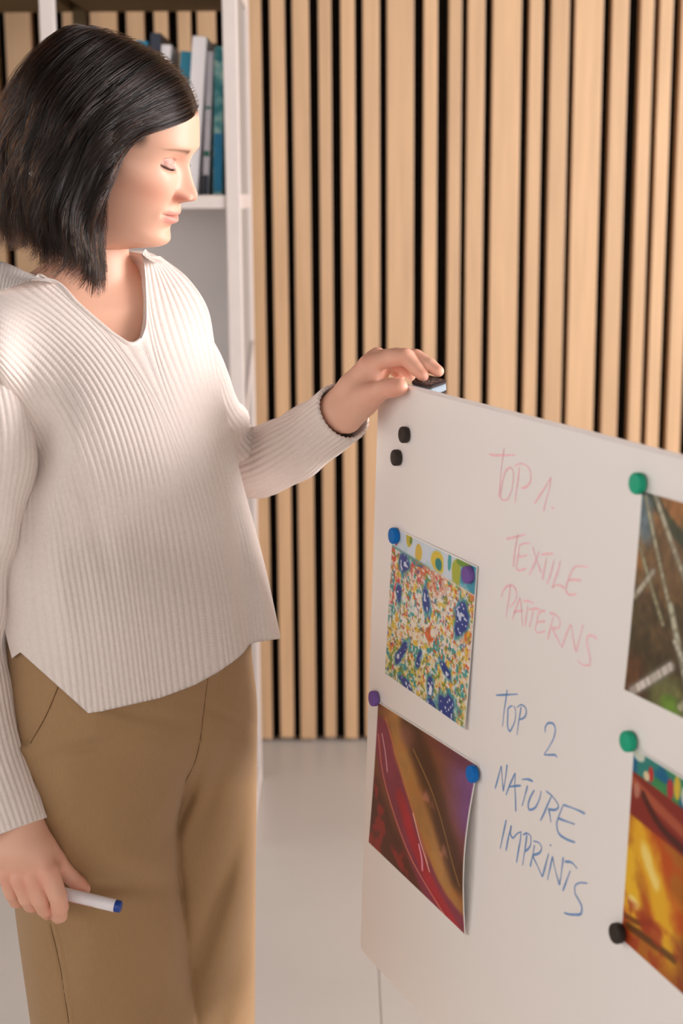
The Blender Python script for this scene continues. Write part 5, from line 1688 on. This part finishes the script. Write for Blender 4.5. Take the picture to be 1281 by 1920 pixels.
# red print along the underside of the barrel, as small raised marks
u = np.cross(dv, [0, 0, 1.0]); u /= np.linalg.norm(u); w = np.cross(dv, u)
if u[1] > 0: u = -u
if w[2] > 0: w = -w
V, Fc = [], []
pr_ = random.Random(4)
x0 = 0.055
while x0 < Lp - .026:
    wl = pr_.uniform(.0012, .0024)
    for th0, th1 in ((.50, .66), (.74, .86)):
        o = len(V)
        for l in (x0, x0 + wl):
            for th in np.linspace(th0, th1 - pr_.uniform(0, .05), 3):
                V.append(a0 + dv * l + (R_p + .00012) * (math.cos(th * 1.2) * u + math.sin(th * 1.2) * w))
        Fc += [(o, o + 1, o + 4, o + 3), (o + 1, o + 2, o + 5, o + 4)]
    x0 += wl + pr_.uniform(.0006, .0012)
tag(mesh_obj('barrel_print', V, Fc, M_red, pen, smooth=False), 'small faded red print', kind='stuff')

# ------------------------------------------------------------------ wiper on the board's top edge
M_wip = mat('wiper_black', srgb(46, 36, 34), 0.45, 0.4, noise=0.03, nscale=100)
M_wipb = mat('wiper_grey_blue', srgb(150, 164, 176), 0.4, 0.4, noise=0.03, nscale=100)
M_line = mat('wiper_outline_print', srgb(196, 176, 168), 0.5, 0.3, noise=0.05, nscale=100)
# four corners of the top face read in the picture: left, back, right-front, front
q4 = [(775, 714), (798, 702), (834, 710), (811, 727)]
Yw = 1.893
c4 = np.array([at(*map(float, q4[0]), Yw + .012), at(*map(float, q4[1]), Yw + .038), at(*map(float, q4[2]), Yw + .012), at(*map(float, q4[3]), Yw - .014)])
ctr = c4.mean(0)
ex_ = (c4[2] + c4[3] - c4[0] - c4[1]) / 2; ey_ = (c4[1] + c4[2] - c4[0] - c4[3]) / 2
lx_, ly_ = np.linalg.norm(ex_), np.linalg.norm(ey_)
ex_ = ex_ / lx_; ey_ = ey_ - ex_ * (ey_ @ ex_); ey_ /= np.linalg.norm(ey_)
ez_ = np.cross(ex_, ey_)
if ez_[2] < 0: ez_ = -ez_
wip = empty('board_wiper', tuple(float(t) for t in ctr - ez_ * .02), 'black and grey board wiper with outlined emblem under the fingertips', 'wiper')


def rr_block(name, z0, z1, sx_, sy_, r, m, bev=.0012):
    o = rounded(-sx_ / 2, sx_ / 2, -sy_ / 2, sy_ / 2, r, 5)
    n = len(o)
    V = []
    for k, (z, sc) in enumerate(((z0, 1 - bev * 2 / sx_), (z0 + bev, 1), (z1 - bev, 1), (z1, 1 - bev * 2 / sx_))):
        V += [ctr + ex_ * a * sc + ey_ * b * sc + ez_ * z for a, b in o]
    Fc = [tuple(range(n))[::-1], tuple(3 * n + i for i in range(n))]
    for k in range(3): Fc += [(k * n + i, k * n + (i + 1) % n, (k + 1) * n + (i + 1) % n, (k + 1) * n + i) for i in range(n)]
    return mesh_obj(name, V, Fc, m, wip, smooth=False)


rr_block('grip', -.0045, 0.0, lx_, ly_, .005, M_wip)
rr_block('felt_block', -.0135, -.0045, lx_ * .985, ly_ * .985, .005, M_wipb)
rr_block('wiping_pad', -.0175, -.0135, lx_ * .97, ly_ * .97, .005, M_wip)
# emblem: outlined frame with crossing strokes
eu, ev = lx_ / 2, ly_ / 2
sg = [[(-.15, -.55), (.75, -.55), (.75, .6), (-.15, .6), (-.15, -.55)], [(-.15, -.55), (.2, .1), (-.05, .6)], [(.25, -.4), (.6, .45)], [(.65, -.45), (.2, .5)],
      [(-.02, -.3), (.12, -.1), (.3, -.2)], [(.3, .1), (.5, .05), (.7, .2)]]
V, Fc = [], []
for ln_ in sg:
    p = np.array(ln_) * [eu, ev]
    for a, b in zip(p[:-1], p[1:]):
        d = (b - a) / np.linalg.norm(b - a); nn2 = np.array([-d[1], d[0]]) * .00042
        o = len(V)
        for q_ in (a - nn2 - d * .0003, a + nn2 - d * .0003, b + nn2 + d * .0003, b - nn2 + d * .0003):
            V.append(ctr + ex_ * q_[0] + ey_ * q_[1] + ez_ * .0002)
        Fc.append((o, o + 1, o + 2, o + 3))
tag(mesh_obj('emblem', V, Fc, M_line, wip, smooth=False), 'pale outlined emblem', kind='stuff')
